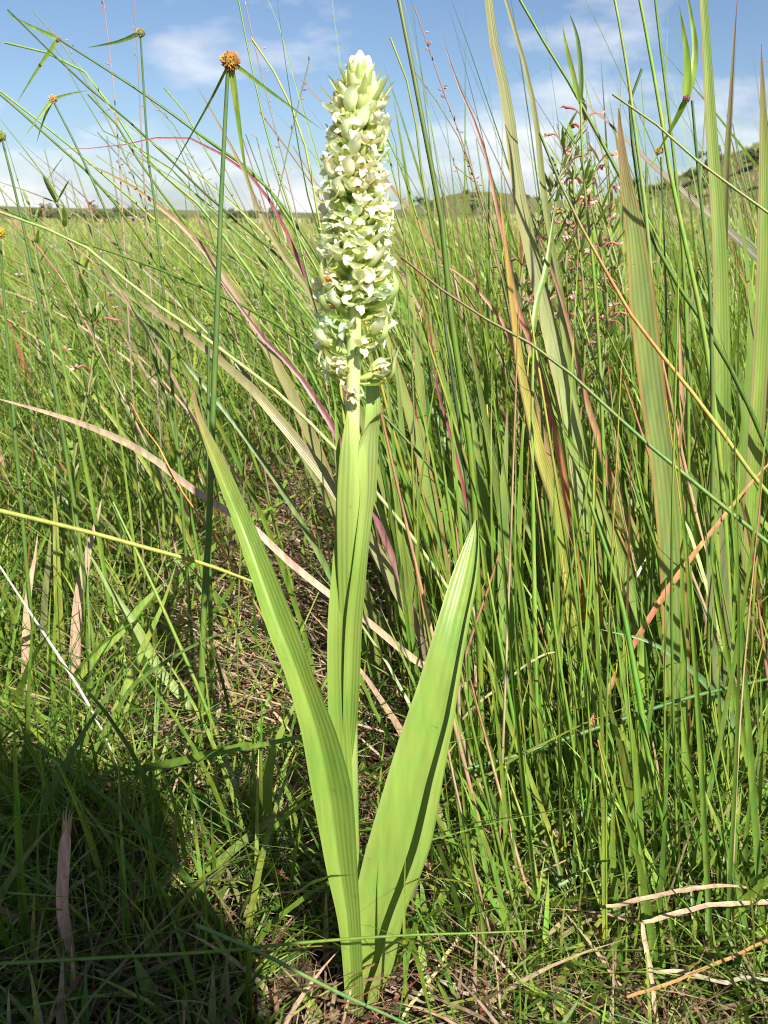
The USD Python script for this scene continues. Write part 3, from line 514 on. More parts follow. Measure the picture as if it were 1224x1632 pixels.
blade('dark green blade leaning out of the right edge across the far hill', [(1290, 470), (1224, 415), (1180, 370), (1155, 345)], 22, 1.1, 1.15, [(0, DG), (1, (.06, .13, .03))], fold=.4, tipf=.3, face=.9, group=RG)
# stems on the right
S1 = 'long grass stems crossing the right hand stand'
stem('thick green stem right of the flower spike running up past the top edge', [(757, 830), (752, 742), (737, 625), (719, 507), (705, 360), (693, 294), (669, 170), (648, 60), (635, 0), (628, -40)], 10, .80, .84, [(0, G), (.5, G), (.8, DG), (1, OL)], group=S1)
stem('thin dark stem close left of the thick green stem', [(735, 700), (715, 560), (695, 400), (675, 300), (658, 160), (640, 110), (622, 60)], 5, .86, .88, [(0, G), (.6, (.05, .08, .04)), (1, YG)], group=S1)
stem('thin stem slanting from the top edge down through the right hand stand', [(1150, 560), (1090, 470), (1050, 400), (987, 278), (900, 119), (860, 55), (826, -5)], 7, .90, .95, [(0, G), (.5, DG), (1, G)], group=S1)
stem('orange stem turning green as it slants down to the right edge', [(1290, 860), (1224, 790), (1129, 659), (1062, 575), (1008, 505), (948, 400), (905, 320), (860, 212)], 7, .70, .76, [(0, G), (.55, (.22, .30, .06)), (.68, (.50, .36, .08)), (.8, (.52, .22, .06)), (.93, OL), (1, DG)], group=S1)
stem('green stem slanting from beside the spike down to the right edge', [(1300, 920), (1224, 865), (1120, 780), (1000, 680), (934, 616), (846, 548), (787, 516), (714, 469), (640, 410)], 7, .68, .75, [(0, G), (.7, (.12, .22, .05)), (1, (.20, .10, .05))], group=S1)
stem('straight green stem slanting across the broad blades at upper right', [(1300, 400), (1224, 340), (1110, 255), (1060, 210), (1010, 170), (976, 150)], 6, .74, .78, [(0, G), (1, (.22, .26, .08))], group=S1)
stem('jointed bright green stem standing straight in the middle of the right hand stand', [(866, 1520), (860, 1300), (853, 1017), (849, 780), (848, 660), (850, 530)], 8, .70, .76, [(0, (.13, .28, .03)), (1, LG)], group=S1)
blade('green leaf rising from the joint of the straight bright green stem', [(850, 530), (856, 480), (872, 420), (884, 330)], 9, .76, .8, [(0, LG), (1, G)], root=False, group=S1)
stem('brightest green stem leaning left low in the right foreground', [(1128, 1640), (1092, 1453), (1060, 1320), (1033, 1200), (1015, 1090), (985, 938), (940, 800)], 10, .60, .72, [(0, (.12, .30, .03)), (1, G)], group=S1)
stem('tall light green stem leaving the top edge left of the broad purple edged blade', [(1040, 500), (1037, 423), (1027, 318), (1016, 238), (1006, 159), (993, 66), (979, 0), (972, -40)], 7, .9, .92, [(0, G), (1, (.26, .33, .10))], group=S1)
stem('tall light green stem crossing the slanting dark blade at upper right', [(1120, 520), (1095, 400), (1069, 280), (1056, 199), (1040, 106), (1020, 0), (1012, -40)], 8, .88, .9, [(0, G), (.6, LG), (1, LG)], group=S1)
stem('thin upright stem between two light green stems at upper right', [(1090, 430), (1082, 330), (1074, 250), (1062, 150), (1056, 100), (1044, 0), (1040, -40)], 6, .93, .95, [(0, G), (1, G)], group=S1)
stem('thin green stem with a leaf curling right at its tip, upper right', [(1040, 480), (1022, 330), (1008, 230), (1003, 150), (1009, 118), (1023, 110)], 7, .97, .99, [(0, G), (1, DG)], group=S1)
stem('narrow green stem splitting into two thin leaves left of the broad pale blade', [(945, 420), (932, 300), (926, 200), (925, 155)], 6, .92, .93, [(0, G), (1, LG)], group=S1)
blade('thin curved leaf on top of the narrow split stem', [(925, 165), (926, 120), (920, 60), (907, 20)], 7, .93, .94, [(0, DG), (1, DG)], root=False, group=S1)
blade('pale thin leaf on the left of the narrow split stem', [(925, 165), (914, 120), (904, 80), (896, 40)], 7, .93, .92, [(0, LG), (1, YG)], root=False, group=S1)
stem('dark twig like stem lying across the lower right stand', [(740, 1227), (839, 1199), (977, 1151), (1096, 1112), (1224, 1082), (1300, 1066)], 7, .66, .74, [(0, (.06, .13, .03)), (1, (.07, .15, .03))], root=False, group=S1)
blade('bluish green blade arching down to the right in the middle of the right hand stand', [(1225, 1290), (1199, 1211), (1159, 1136), (1116, 1080), (1040, 1025), (957, 1003)], 11, .74, .76, [(0, BG), (1, (.15, .25, .10))], fold=.2, tipf=.4, group=S1)
blade('wide bright green leaf lying diagonally in the lower right foreground', [(874, 1546), (938, 1493), (1017, 1413), (1084, 1330), (1122, 1292)], 19, .60, .73, [(0, (.12, .26, .03)), (1, G)], fold=.15, tipf=.35, group=S1)
blade('tapering green leaf rising to the right beside the wide diagonal leaf', [(791, 1586), (839, 1505), (874, 1469), (930, 1366), (980, 1290), (1013, 1228)], 18, .585, .70, [(0, G), (1, LG)], fold=.25, tipf=.8, group=S1)
blade('light green blade tip at the bottom edge right of the orchid base', [(695, 1650), (689, 1620), (676, 1540), (665, 1480)], 14, .545, .57, [(0, (.22, .36, .07)), (1, LG)], fold=.2, tipf=.35)
blade('thin green blade standing in front of the folded orchid leaf', [(650, 1640), (646, 1560), (644, 1479), (645, 1400), (647, 1352)], 5, .515, .505, [(0, G), (1, LG)])
# left: leaning blades in front of the sky
blade('purple pink blade arching level across the sky at upper left', [(470, 400), (430, 320), (400, 280), (350, 244), (315, 224), (270, 217), (235, 223), (170, 235), (84, 238)], 9, 1.02, .95, [(0, G), (.45, (.20, .09, .07)), (.65, (.36, .12, .15)), (1, (.30, .09, .12))], edge=(.27, .11, .12), fold=.3, tipf=.6, group=LGp)
blade('blade with a sharp purple tip leaning left under the yellow sedge head', [(520, 520), (485, 450), (450, 405), (412, 335), (395, 285), (380, 255), (350, 200), (315, 140)], 18, .9, .92, [(0, G), (.5, (.14, .20, .05)), (.78, (.20, .16, .07)), (1, (.26, .07, .08))], edge=[(.16, .10, .06), (.2, .26, .06)], fold=.3, tipf=.55, group=LGp)
blade('olive blade with a rusty tip leaning left at the tree line', [(430, 560), (350, 430), (300, 370), (262, 335), (215, 300), (180, 280), (132, 258)], 20, 1.0, 1.02, [(0, G), (.5, (.24, .24, .11)), (.75, (.30, .20, .11)), (1, (.34, .14, .08))], edge=(.34, .20, .10), fold=.2, tipf=.55, group=LGp)
blade('long purple blade slanting down to the foot of the flower spike', [(540, 700), (510, 648), (470, 590), (420, 540), (385, 492), (350, 445), (325, 400), (300, 370)], 11, .85, .9, [(0, OL), (.3, (.30, .22, .15)), (.55, (.25, .08, .10)), (1, (.22, .10, .09))], edge=(.19, .09, .09), fold=.3, tipf=.4, group=LGp)
blade('grey brown broad blade leaning left below the tree line', [(420, 640), (380, 600), (345, 570), (300, 535), (250, 500), (210, 475), (152, 430)], 21, .9, .98, [(0, G), (.4, (.26, .24, .13)), (1, (.26, .18, .11))], edge=(.30, .22, .14), fold=.2, tipf=.5, group=LGp)
stem('pale highlighted stem slanting from the left edge to the flower spike', [(470, 650), (420, 610), (343, 549), (300, 520), (240, 478), (180, 430), (120, 384), (0, 338), (-60, 318)], 6, .84, .92, [(0, G), (.4, (.40, .46, .18)), (1, (.30, .38, .12))], group=LGp)
stem('dark thin stem slanting left above the pale highlighted stem', [(500, 560), (420, 505), (345, 468), (225, 418), (107, 378), (0, 330)], 5, .9, 1.0, [(0, G), (.5, DG), (1, G)], group=LGp)
for i, (pts, w, Y, c) in enumerate([([(530, 560), (420, 420), (330, 330), (250, 325 - 75), (170, 215), (100, 95), (55, 30)], 7, .95, G), ([(480, 440), (350, 330), (230, 215), (130, 130), (12, 15)], 4, 1.1, DG), ([(500, 420), (420, 290), (350, 238), (230, 150), (93, 62)], 5, 1.0, G),
        ([(430, 480), (320, 330), (230, 250), (130, 110), (8, 68)], 5, 1.15, LG), ([(300, 500), (180, 320), (90, 230), (0, 150), (-30, 125)], 5, 1.05, G), ([(250, 520), (150, 400), (70, 280), (0, 190), (-30, 150)], 8, .95, G), ([(420, 520), (300, 400), (190, 300), (90, 215), (0, 145)], 5, 1.2, LG),
        ([(520, 500), (430, 380), (330, 290), (270, 245), (190, 190), (125, 100)], 7, .98, YG), ([(380, 470), (290, 350), (230, 270), (180, 190), (140, 150)], 5, 1.1, G), ([(470, 470), (400, 360), (345, 270), (290, 170), (262, 140)], 4, 1.2, LG),
        ([(330, 620), (200, 480), (100, 400), (0, 300), (-40, 262)], 10, .95, (.20, .28, .09)), ([(360, 560), (230, 430), (120, 340), (30, 300), (-40, 280)], 9, 1.05, (.22, .26, .10)), ([(560, 600), (470, 470), (390, 380), (300, 300), (200, 240), (120, 200)], 6, .9, G),
        ([(540, 460), (495, 330), (470, 200), (455, 100), (440, -10)], 6, .8, DG), ([(560, 440), (520, 300), (470, 130), (445, 40), (418, -20)], 7, .84, LG), ([(500, 480), (470, 360), (430, 230), (400, 100), (380, 0)], 4, .95, G), ([(590, 420), (560, 250), (545, 120), (528, -10)], 6, .9, LG),
        ([(520, 430), (500, 300), (480, 210), (440, 120), (400, 60)], 5, 1.0, YG), ([(690, 480), (650, 360), (620, 250), (600, 160)], 4, 1.0, G), ([(700, 470), (672, 370), (640, 270), (615, 215)], 4, 1.05, LG), ([(60, 420), (40, 330), (14, 240), (0, 195)], 7, 1.0, G)]):
    blade('thin green grass leaning left across the sky, left of the flower spike', pts, w, Y, Y + rnd.uniform(-.1, .1), [(0, G), (.5, vary(c)), (1, vary(c))], group='thin blades leaning left across the sky', kind='stem' if w < 6 else 'blade', name='leaning_rush', cat='rush', fold=.35, tipf=.7)
# left foreground
stem('yellow green stem lying across the left side in front of the leaf', [(-40, 806), (0, 814), (137, 847), (240, 875), (326, 899), (400, 926), (470, 950)], 7, .62, .64, [(0, YG), (.5, (.34, .36, .06)), (1, YG)], root=False)
stem('whitish thin stem slanting at the left edge', [(150, 1140), (108, 1068), (47, 975), (0, 903), (-30, 860)], 5, .78, .76, WH)
blade('green blade slanting down right, left of the leaf, crossed by two others', [(365, 1235), (352, 1212), (309, 1133), (255, 1068), (216, 997), (180, 946), (133, 867)], 15, .86, .92, [(0, LG), (1, G)], group=GL, fold=.15, tipf=.4)
blade('light green blade slanting up right, crossing near the left leaf', [(185, 1135), (210, 1075), (232, 1024), (259, 964), (282, 895)], 13, .82, .86, [(0, LG), (1, LG)], group=GL, fold=.15, tipf=.5)
blade('grey tipped green blade slanting up right behind the crossing blades', [(145, 1055), (194, 1005), (234, 957), (298, 900)], 13, .9, .93, [(0, LG), (.8, LG), (1, (.35, .30, .22))], group=GL, fold=.15, tipf=.3)
stem('thin stem with a white lower part left of the orchid', [(366, 1226), (345, 1170), (313, 1090), (259, 968), (212, 867), (180, 800)], 6, .76, .82, [(0, WH), (.12, WH), (.3, G), (1, LG)], group=GL)
blade('thin arching blade touching the left orchid leaf', [(200, 1110), (219, 1086), (288, 1040), (359, 1007), (430, 992)], 7, .74, .70, [(0, LG), (1, BG)], group=GL)
blade('dark green blade lying level below the arching blade', [(215, 1228), (323, 1205), (395, 1184), (450, 1155)], 12, .68, .66, [(0, DG), (.6, G), (1, LG)], group=GL, root=False)
blade('bluish green blade crossing behind the sheath of the orchid', [(350, 1200), (470, 1176), (570, 1152), (640, 1132)], 7, .64, .62, [(0, G), (1, BG)], group=GL, root=False)
blade('broad green leaf bent upright between the left leaf and the sheath', [(424, 1290), (428, 1234), (440, 1185), (466, 1130), (490, 1080)], 19, .68, .70, [(0, G), (1, LG)], group=GL, fold=.15, tipf=.6)
blade('leaf with an orange tip pointing right, behind the left orchid leaf', [(330, 1390), (403, 1328), (440, 1302), (478, 1276)], 13, .62, .64, [(0, G), (.5, (.16, .20, .05)), (1, (.42, .18, .06))], group=GL, root=False)
blade('short light green leaf at the bottom edge left of the orchid base', [(510, 1650), (503, 1622), (490, 1590), (484, 1570)], 24, .53, .535, [(0, G), (1, LG)], tipf=.7)
for pts, w, c, lb in [([(-40, 1538), (150, 1527), (350, 1516), (472, 1503), (636, 1491), (760, 1487), (850, 1483)], 5, G, 'thin stem lying level across both orchid leaves near the bottom'), ([(312, 1474), (411, 1516), (472, 1548), (554, 1589), (644, 1630), (700, 1660)], 6, BG, 'thin stem slanting down across the base of the orchid')]:
    stem(lb, pts, w, .475, .485, c, root=False)
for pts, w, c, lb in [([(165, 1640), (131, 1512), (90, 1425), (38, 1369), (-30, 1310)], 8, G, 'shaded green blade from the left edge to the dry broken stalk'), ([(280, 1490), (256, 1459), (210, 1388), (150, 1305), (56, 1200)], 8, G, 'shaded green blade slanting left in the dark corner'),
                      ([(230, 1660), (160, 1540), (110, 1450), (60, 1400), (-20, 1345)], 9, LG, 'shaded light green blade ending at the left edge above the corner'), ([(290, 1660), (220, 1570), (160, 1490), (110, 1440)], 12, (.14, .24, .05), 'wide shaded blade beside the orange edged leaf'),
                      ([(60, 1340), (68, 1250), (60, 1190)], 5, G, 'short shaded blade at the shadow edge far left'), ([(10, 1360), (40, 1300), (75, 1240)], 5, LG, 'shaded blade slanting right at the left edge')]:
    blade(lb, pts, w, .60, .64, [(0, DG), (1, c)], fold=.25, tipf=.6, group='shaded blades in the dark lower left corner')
blade('orange and green leaf in the dark lower left corner', [(196, 1660), (184, 1610), (162, 1561), (131, 1512), (112, 1470), (97, 1440)], 15, .56, .60, [(0, OR), (.4, (.50, .26, .05)), (.8, YG), (1, OL)], edge=[(.50, .22, .05), (.10, .20, .03)], fold=.2, tipf=.4)
blade('thin orange blade tip in the dark lower left corner', [(190, 1650), (199, 1568), (212, 1525), (222, 1498)], 5, .55, .58, OR)
# dry straws
DS = 'pale dry straws among the grass'
blade('long pinkish dry straw slanting behind the orchid from the left edge', [(760, 1100), (672, 1059), (582, 987), (524, 946), (452, 888), (412, 848), (358, 812), (300, 775), (250, 735), (200, 705), (130, 675), (60, 653), (-30, 628)], 11, .80, .84, [(0, ST), (.5, (.46, .33, .24)), (.7, (.30, .22, .15)), (1, ST)], name='dry_straw', cat='straw', group=DS, mat=M_DRY, root=False, fold=.2, tipf=.25)
bk = xform('broken_stalk', at(128, 1640, .57) * [1, 1, 0]); bo = at(128, 1640, .57) * [1, 1, 0]
tag(bk, 'pinkish dry broken stalk with a frayed top in the dark lower left corner', 'dead stalk', DS)
blade(None, [(126, 1650), (113, 1538), (101, 1463), (99, 1430), (102, 1370), (106, 1320)], 17, .56, .575, [(0, (.45, .26, .20)), (1, (.55, .38, .28))], name='stalk', mat=M_DRY, parent=str(bk.GetPath()), origin=bo, tipf=.05, fold=.5)
for dx in (-4, 0, 5, 9): blade(None, [(103 + dx * .5, 1360), (105 + dx, 1300), (107 + dx * 1.5, 1285 + abs(dx))], 4, .575, .577, ST, name='fibre', mat=M_DRY, parent=str(bk.GetPath()), origin=bo, root=False)
for lb, pts, w, z, c in [('pale dry straw lying level to the right edge, bent at its left end', [(1025, 1469), (1096, 1449), (1160, 1438), (1224, 1433), (1290, 1430)], 9, .07, (.42, .31, .20)), ('dry straw hanging down from the bent pale straw', [(1025, 1469), (1040, 1540), (1056, 1640)], 8, [.07, .05, .02], ST),
        ('curved tan straw above the bent pale straw', [(965, 1444), (1056, 1425), (1135, 1413), (1190, 1416)], 8, .08, (.38, .27, .17)), ('greyish straw with a kink near the lower right corner', [(1040, 1548), (1096, 1552), (1151, 1568), (1190, 1562), (1280, 1566)], 7, .04, (.36, .30, .24)),
        ('brown orange straw slanting up to the right edge in the corner', [(1000, 1588), (1076, 1556), (1150, 1528), (1260, 1485)], 6, .05, (.36, .20, .08)), ('thick tan straw slanting up right of the folded leaf', [(800, 1404), (859, 1354), (930, 1291), (972, 1266)], 13, .03, (.44, .32, .21)),
        ('second tan straw below the thick slanting one', [(820, 1432), (850, 1410), (884, 1382), (905, 1368)], 9, .02, (.40, .29, .18)), ('thin pale straw fanning right from the orchid base', [(640, 1624), (690, 1555), (730, 1495), (760, 1448)], 6, .03, (.52, .46, .22)),
        ('whitish straw at the bottom edge right of the orchid', [(690, 1556), (740, 1584), (790, 1612), (850, 1650)], 6, .02, (.42, .36, .26)), ('pinkish straw crossing the whitish one at the bottom', [(697, 1562), (770, 1580), (860, 1600), (930, 1622)], 5, .015, (.40, .30, .23)),
        ('thin straw arching from the folded leaf into the right hand stand', [(722, 1162), (770, 1118), (820, 1083), (862, 1050), (890, 1042)], 5, [.10, .13, .15, .17, .17], (.45, .42, .20))]:
    straw1(lb, pts, w, z, c, DS)
for lb, pts, w, Y, c in [('orange brown dry leaf upright in the middle of the right hand stand', [(938, 1010), (930, 960), (921, 920), (911, 875)], 11, .92, (.45, .20, .09)), ('reddish straw running down through the right hand stand', [(950, 1250), (938, 1219), (910, 1150), (890, 1104), (872, 1040), (857, 980)], 9, .80, (.45, .24, .14)),
        ('dark red dead leaf near the right edge', [(1108, 1070), (1116, 1020), (1124, 975), (1129, 945)], 11, .9, (.20, .08, .06)), ('tan dry leaf standing in the turf at the left', [(122, 1000), (127, 950), (140, 880), (154, 830), (162, 795)], 17, .98, (.44, .31, .21)),
        ('tan dry leaf at the left edge of the turf', [(44, 965), (48, 930), (56, 885), (60, 850)], 12, .95, (.42, .30, .19)), ('orange dry leaf close right of the folded orchid leaf', [(704, 1470), (695, 1430), (682, 1385), (675, 1355)], 13, .64, (.50, .27, .15)),
        ('pale broken straw end between the stems at right', [(1016, 915), (1024, 900), (1036, 880)], 11, .95, (.62, .50, .38)), ('red brown straw slanting in the stand at the right edge', [(1180, 790), (1224, 740), (1260, 700)], 9, .8, (.45, .22, .10))]:
    blade(lb, pts, w, Y, Y + .02, c, name='dry_leaf', cat='dead leaf', mat=M_DRY, fold=.35, tipf=.4)
blade('small red blade tip right of the flower spike', [(720, 700), (702, 640), (692, 590), (688, 545), (672, 470), (658, 385)], 10, .9, .92, [(0, G), (.3, G), (.5, (.34, .09, .10)), (.8, (.20, .05, .06)), (1, (.5, .2, .08))], fold=.3, tipf=.9)
stem('thin orange stem arching left of the left orchid leaf', [(370, 900), (330, 840), (285, 775), (255, 715), (225, 675), (208, 642)], 4, .8, .84, [(0, DG), (.4, OL), (.7, OR), (1, OR)])

# thin upright stems of the right hand stand, all alike
for i in range(190):
    px = rnd.uniform(690, 1250) if i % 3 else rnd.uniform(840, 1200); Y = rnd.uniform(.57, 1.05); top = rnd.uniform(420, 1120) if i % 3 else rnd.uniform(900, 1250)
    foot = 816 + F_PX * math.tan(math.atan2(CAM_H, Y) - PITCH); lean = rnd.gauss(-.11, .15) * (foot - top)
    if top > foot - 150: top = foot - 200
    mid = ((px + px + lean) / 2 + rnd.uniform(-6, 6), (foot + top) / 2)
    if px < 760 and foot > 1400: px += 90
    dead = i % 15 == 4; cols = [(0, vary(BR)), (.5, vary(ST)), (1, vary(RB))] if dead else [(0, vary((.16, .27, .05) if i % 4 else YG)), (.6, vary(G, a=.3)), (1, vary(LG if i % 5 else YO, a=.25))]
    lab, gr = ('tan dead upright stem in the stand right of the orchid', 'dead upright stems right of the orchid') if dead else ('thin bright green upright grass stem in the stand right of the orchid', 'thin upright stems right of the orchid')
    where = 'close to the folded orchid leaf' if px + lean * .5 < 830 else 'in the middle of the right hand stand' if px + lean * .5 < 1040 else 'near the right edge of the stand'
    if not dead: lab, gr = f"{'narrow flat green blade' if i % 5 in (1, 2, 3) else 'thin round green stem'} standing upright {where}", f"{'narrow blades' if i % 5 in (1, 2, 3) else 'thin stems'} {where}"
    a_ = dict(name='dead_rush' if dead else 'upright_rush', cat='rush', group=gr, n=11)
    mid = (mid[0] + rnd.gauss(0, 10), mid[1])
    if i % 5 in (1, 2, 3) and not dead: blade(lab, [(px, foot), mid, (px + lean, top)], rnd.uniform(5, 11), Y, Y + rnd.uniform(-.02, .06), cols, fold=rnd.uniform(.15, .5), tipf=.6, face=rnd.uniform(-.9, .9), **a_)
    else: stem(lab, [(px, foot), mid, (px + lean, top)], rnd.uniform(3, 6.5), Y, Y + rnd.uniform(-.02, .06), cols, **a_)

for i in range(46):
    px = rnd.uniform(660, 1240); Y = rnd.uniform(.88, 1.35); foot = 816 + F_PX * math.tan(math.atan2(CAM_H, Y) - PITCH); top = rnd.uniform(380, 860); lean = rnd.gauss(-.12, .12) * (foot - top)
    if top > foot - 150: top = foot - 200
    wh = 'just right of the orchid stem' if px + lean * .5 < 800 else 'in the middle of the right hand stand' if px + lean * .5 < 1020 else 'near the right edge of the stand'
    red = 'red tipped ' if i % 3 == 0 else 'plain '; margin = 'with rusty margins ' if i % 4 == 0 else ''
    blade(f'{red}broad green blade {margin}{wh}', [(px, foot), (px + lean * .35, (foot + top) / 2), (px + lean, top)], rnd.uniform(13, 27) * .95 / Y, Y, Y + .03, [(0, vary(G)), (.6, vary((.18, .28, .065))), (.93, vary((.18, .26, .07))), (1, vary(RB) if i % 3 == 0 else vary(LG))], name='stand_reed',
          edge=(vary(RB) if i % 4 == 0 else None), fold=rnd.uniform(.1, .3), tipf=.4, face=rnd.uniform(-.5, .5), group=f'{red}broad blades {margin}{wh}', n=14)

for i in range(52):
    x0, y0 = rnd.uniform(120, 640), rnd.uniform(520, 690); Y = rnd.uniform(.95, 1.9); dx = -rnd.uniform(70, 330); dy = -rnd.uniform(150, 400); w = rnd.choice([3, 3.5, 4, 5, 7, 9]) / Y
    if x0 > 480 and Y < 1.1: Y += .25
    c = vary(rnd.choice([G, G, LG, LG, DG, YG, OL, ST]))
    blade('slender grass leaning to the left in the tangle left of the flower spike', [(x0, y0), (x0 + dx * .42, y0 + dy * .58), (x0 + dx, y0 + dy)], w, Y, Y + rnd.uniform(-.1, .15), [(0, vary(G)), (.5, c), (1, c if i % 6 else vary(RB))], group='slender grass tangled left of the flower spike', kind='stem' if w < 3.4 else 'blade', name='tangled_rush', cat='rush', fold=rnd.uniform(.1, .5), tipf=.7, face=rnd.uniform(-.7, .7), n=16)
for i in range(64):
    px = rnd.uniform(660, 1250); Y = rnd.uniform(.56, .74); foot = 816 + F_PX * math.tan(math.atan2(CAM_H, Y) - PITCH); top = foot - rnd.uniform(180, 420); lean = rnd.gauss(-.1, .16) * (foot - top)
    if px < 730: px += 60
    blade('bright green upright blade in the near right foreground', [(px, foot), (px + lean * .35 + rnd.gauss(0, 8), (foot + top) / 2), (px + lean, top)], rnd.uniform(5, 12), Y, Y + rnd.uniform(-.02, .06), [(0, vary((.17, .28, .05))), (.6, vary(G, a=.3)), (1, vary(LG, a=.3))], group='upright blades in the near right foreground', name='near_rush', cat='rush', fold=rnd.uniform(.15, .5), tipf=.7, face=rnd.uniform(-.9, .9), n=12)
# ------------------------------------------------------------------ sedges with round heads
def spiky_ball(c, r, tint, tip, n=190):
    d = rng.normal(0, 1, (n, 3)); d = unit(d); geos = []
    ico = trimesh.creation.icosphere(2, r * .82); geos.append((np.asarray(ico.vertices) + c, np.asarray(ico.faces), np.array(tint) * .7))
    for k in d:
        a = unit(np.cross(k, [.3, .5, .8])); b = np.cross(k, a); e = r * rng.uniform(.95, 1.15)
        geos.append((np.array([c + k * r * .7 + a * r * .14, c + k * r * .7 - a * r * .07 + b * r * .12, c + k * r * .7 - a * r * .07 - b * r * .12, c + k * e]), np.array([[0, 1, 3], [1, 2, 3], [2, 0, 3]]), [tint, tint, tint, tip]))
    return join(geos)
def sedge(label, spts, w, Y, head, r, bracts, htint, tip, group='sedges with round heads above the grass at left'):
    org = at(spts[0][0], spts[0][1], Y) * [1, 1, 0]; x = xform('sedge', org); tag(x, label, 'sedge', group); P = str(x.GetPath())
    blade(None, spts, w, Y, Y, [(0, G), (1, (.09, .16, .05))], kind='stem', name='stem', parent=P, origin=org)
    put('flower_head', spiky_ball(at(*head, Y), r * Y / F_PX, htint, tip), M_MATT, P, org, smooth=False)
    for b in bracts: blade(None, [head] + b[0], b[1], Y, Y + b[2], [(0, LG), (1, G)], name='bract', parent=P, origin=org, root=False, tipf=.9)
YB, YT = (.33, .16, .03), (.48, .27, .06)
sedge('sedge with the largest golden brown round head, left of the flower spike', [(330, 880), (333, 840), (340, 640), (346, 500), (352, 330), (363, 112)], 10, .80, (367, 97), 15, [([(420, 138), (470, 175), (512, 206)], 6, .04), ([(330, 170), (258, 297)], 4, .08), ([(377, 170), (390, 262), (402, 310)], 10, .02)], YB, YT)
sedge('sedge with a small green brown head and one bract pointing left, near the top left', [(262, 480), (245, 310), (237, 262), (229, 140), (224, 60)], 5, 1.0, (224, 52), 7, [([(190, 66), (140, 76)], 6, .03)], (.24, .22, .09), (.3, .28, .12))
sedge('sedge with a small orange brown head and three spreading bracts at the left', [(200, 420), (168, 335), (130, 250), (87, 165)], 5, 1.0, (84, 158), 7, [([(60, 190), (38, 220)], 5, -.03), ([(70, 190), (58, 228)], 4, .03), ([(110, 150), (142, 144)], 4, 0)], (.42, .24, .10), (.55, .34, .16))
sedge('sedge with a greenish head cut by the left edge', [(60, 470), (30, 330), (4, 225)], 6, .95, (0, 217), 9, [], (.22, .26, .06), (.3, .3, .1))
sedge('sedge with a yellow head low at the left edge', [(10, 520), (4, 440), (1, 384)], 6, .95, (0, 371), 9, [], (.46, .38, .04), (.5, .42, .08))
sedge('bare sedge head at the joint of three bracts in the top left corner', [(500, 400), (420, 290), (350, 238), (230, 150), (93, 62)], 5, 1.05, (93, 62), 4, [([(60, 110), (28, 162)], 6, 0), ([(50, 42), (8, 20)], 6, 0)], (.30, .22, .10), (.4, .3, .15))
sedge('sedge of paired stems with a brown knot and a bract hanging left, at upper right', [(1135, 600), (1130, 430), (1118, 330), (1103, 160)], 7, .82, (1094, 157), 6, [([(1075, 195), (1046, 246)], 9, .02), ([(1095, 90), (1082, 8)], 13, 0), ([(1108, 80), (1092, -30)], 12, .02)], (.24, .12, .10), (.3, .16, .12), 'sedges in the stand at right')
sedge('sedge with a tiny brown head in the gap of the right hand stand', [(1060, 420), (1056, 330), (1053, 250)], 4, .95, (1051, 240), 6, [([(1040, 260), (1020, 280)], 3, 0)], (.40, .22, .06), (.5, .3, .1), 'sedges in the stand at right')
sedge('sedge with a drooping yellow green head beside the left leaf', [(332, 740), (332, 640), (333, 525)], 7, .92, (333, 512), 8, [], (.30, .32, .05), (.36, .36, .08))

# flowering grass culms with small brownish spikelets against the sky
def culm(label, pts, Y, tint, spik, n=18, group='feathery seed heads against the sky', wide=9):
    org = at(pts[0][0], pts[0][1], Y) * [1, 1, 0]; x = xform('seed_head', org); tag(x, label, 'seed head', group); P = str(x.GetPath())
    _, Q = blade(None, pts, 2.6, Y, Y, [(0, G), (.5, tint), (1, tint)], kind='stem', name='culm', parent=P, origin=org)
    geos = []
    for i in range(n):
        f = 1 - .42 * rnd.random(); k = f * (len(Q) - 1); a = Q[int(k)] if k >= len(Q) - 1 else Q[int(k)] * (1 - k % 1) + Q[int(k) + 1] * (k % 1)
        d = np.array([rnd.uniform(-1, 1), rnd.uniform(-.6, .6), rnd.uniform(-.1, 1)]); L = wide * Y / F_PX * rnd.uniform(.4, 1)
        e = a + d * L; m = e + unit(d) * .0042
        geos.append(tube(np.array([a, e]), .00022, tint, 3, False)); geos.append(tube(np.array([e, (e + m) / 2, m]), np.array([.0003, .0009, .0002]), vary(spik), 5))
    tag(put('spikelets', join(geos), M_MATT, P, org), kind='stuff')
PK = (.36, .20, .17)
culm('pinkish seed head rising to the top edge near the upper left', [(200, 430), (190, 250), (178, 110), (163, -10)], 1.1, (.36, .25, .2), PK, 10, wide=6)
culm('thin seed head with pale branches in the top left corner', [(260, 420), (200, 250), (120, 100), (55, 20)], 1.2, OL, (.45, .33, .22), 22, wide=14)
culm('seed head beside the upright sedge near the top left', [(238, 420), (226, 230), (218, 60), (212, -10)], 1.15, (.30, .22, .20), PK, 8, wide=5)
culm('brown seed head left of the top of the flower spike', [(440, 330), (465, 210), (482, 140), (493, 96)], .95, OL, (.26, .16, .12), 16, wide=3)
culm('loose seed head above the middle of the sky left of the spike', [(470, 330), (440, 210), (410, 90), (392, 10)], 1.1, (.32, .24, .17), (.40, .30, .22), 22, wide=12)
culm('long pinkish seed head leaning left at the top, right of the spike', [(770, 330), (735, 220), (700, 128), (678, 60), (660, 10)], .95, (.30, .18, .14), (.34, .19, .16), 30, wide=4)
culm('reddish seed head between the thick stem and the reddish brown blade', [(770, 330), (738, 235), (705, 175), (660, 112)], 1.0, OL, (.36, .18, .12), 14, wide=4)
culm('drooping branched seed head in front of the white cloud right of the spike', [(800, 420), (780, 340), (755, 285), (722, 262)], 1.05, OL, (.40, .22, .18), 16, wide=14)
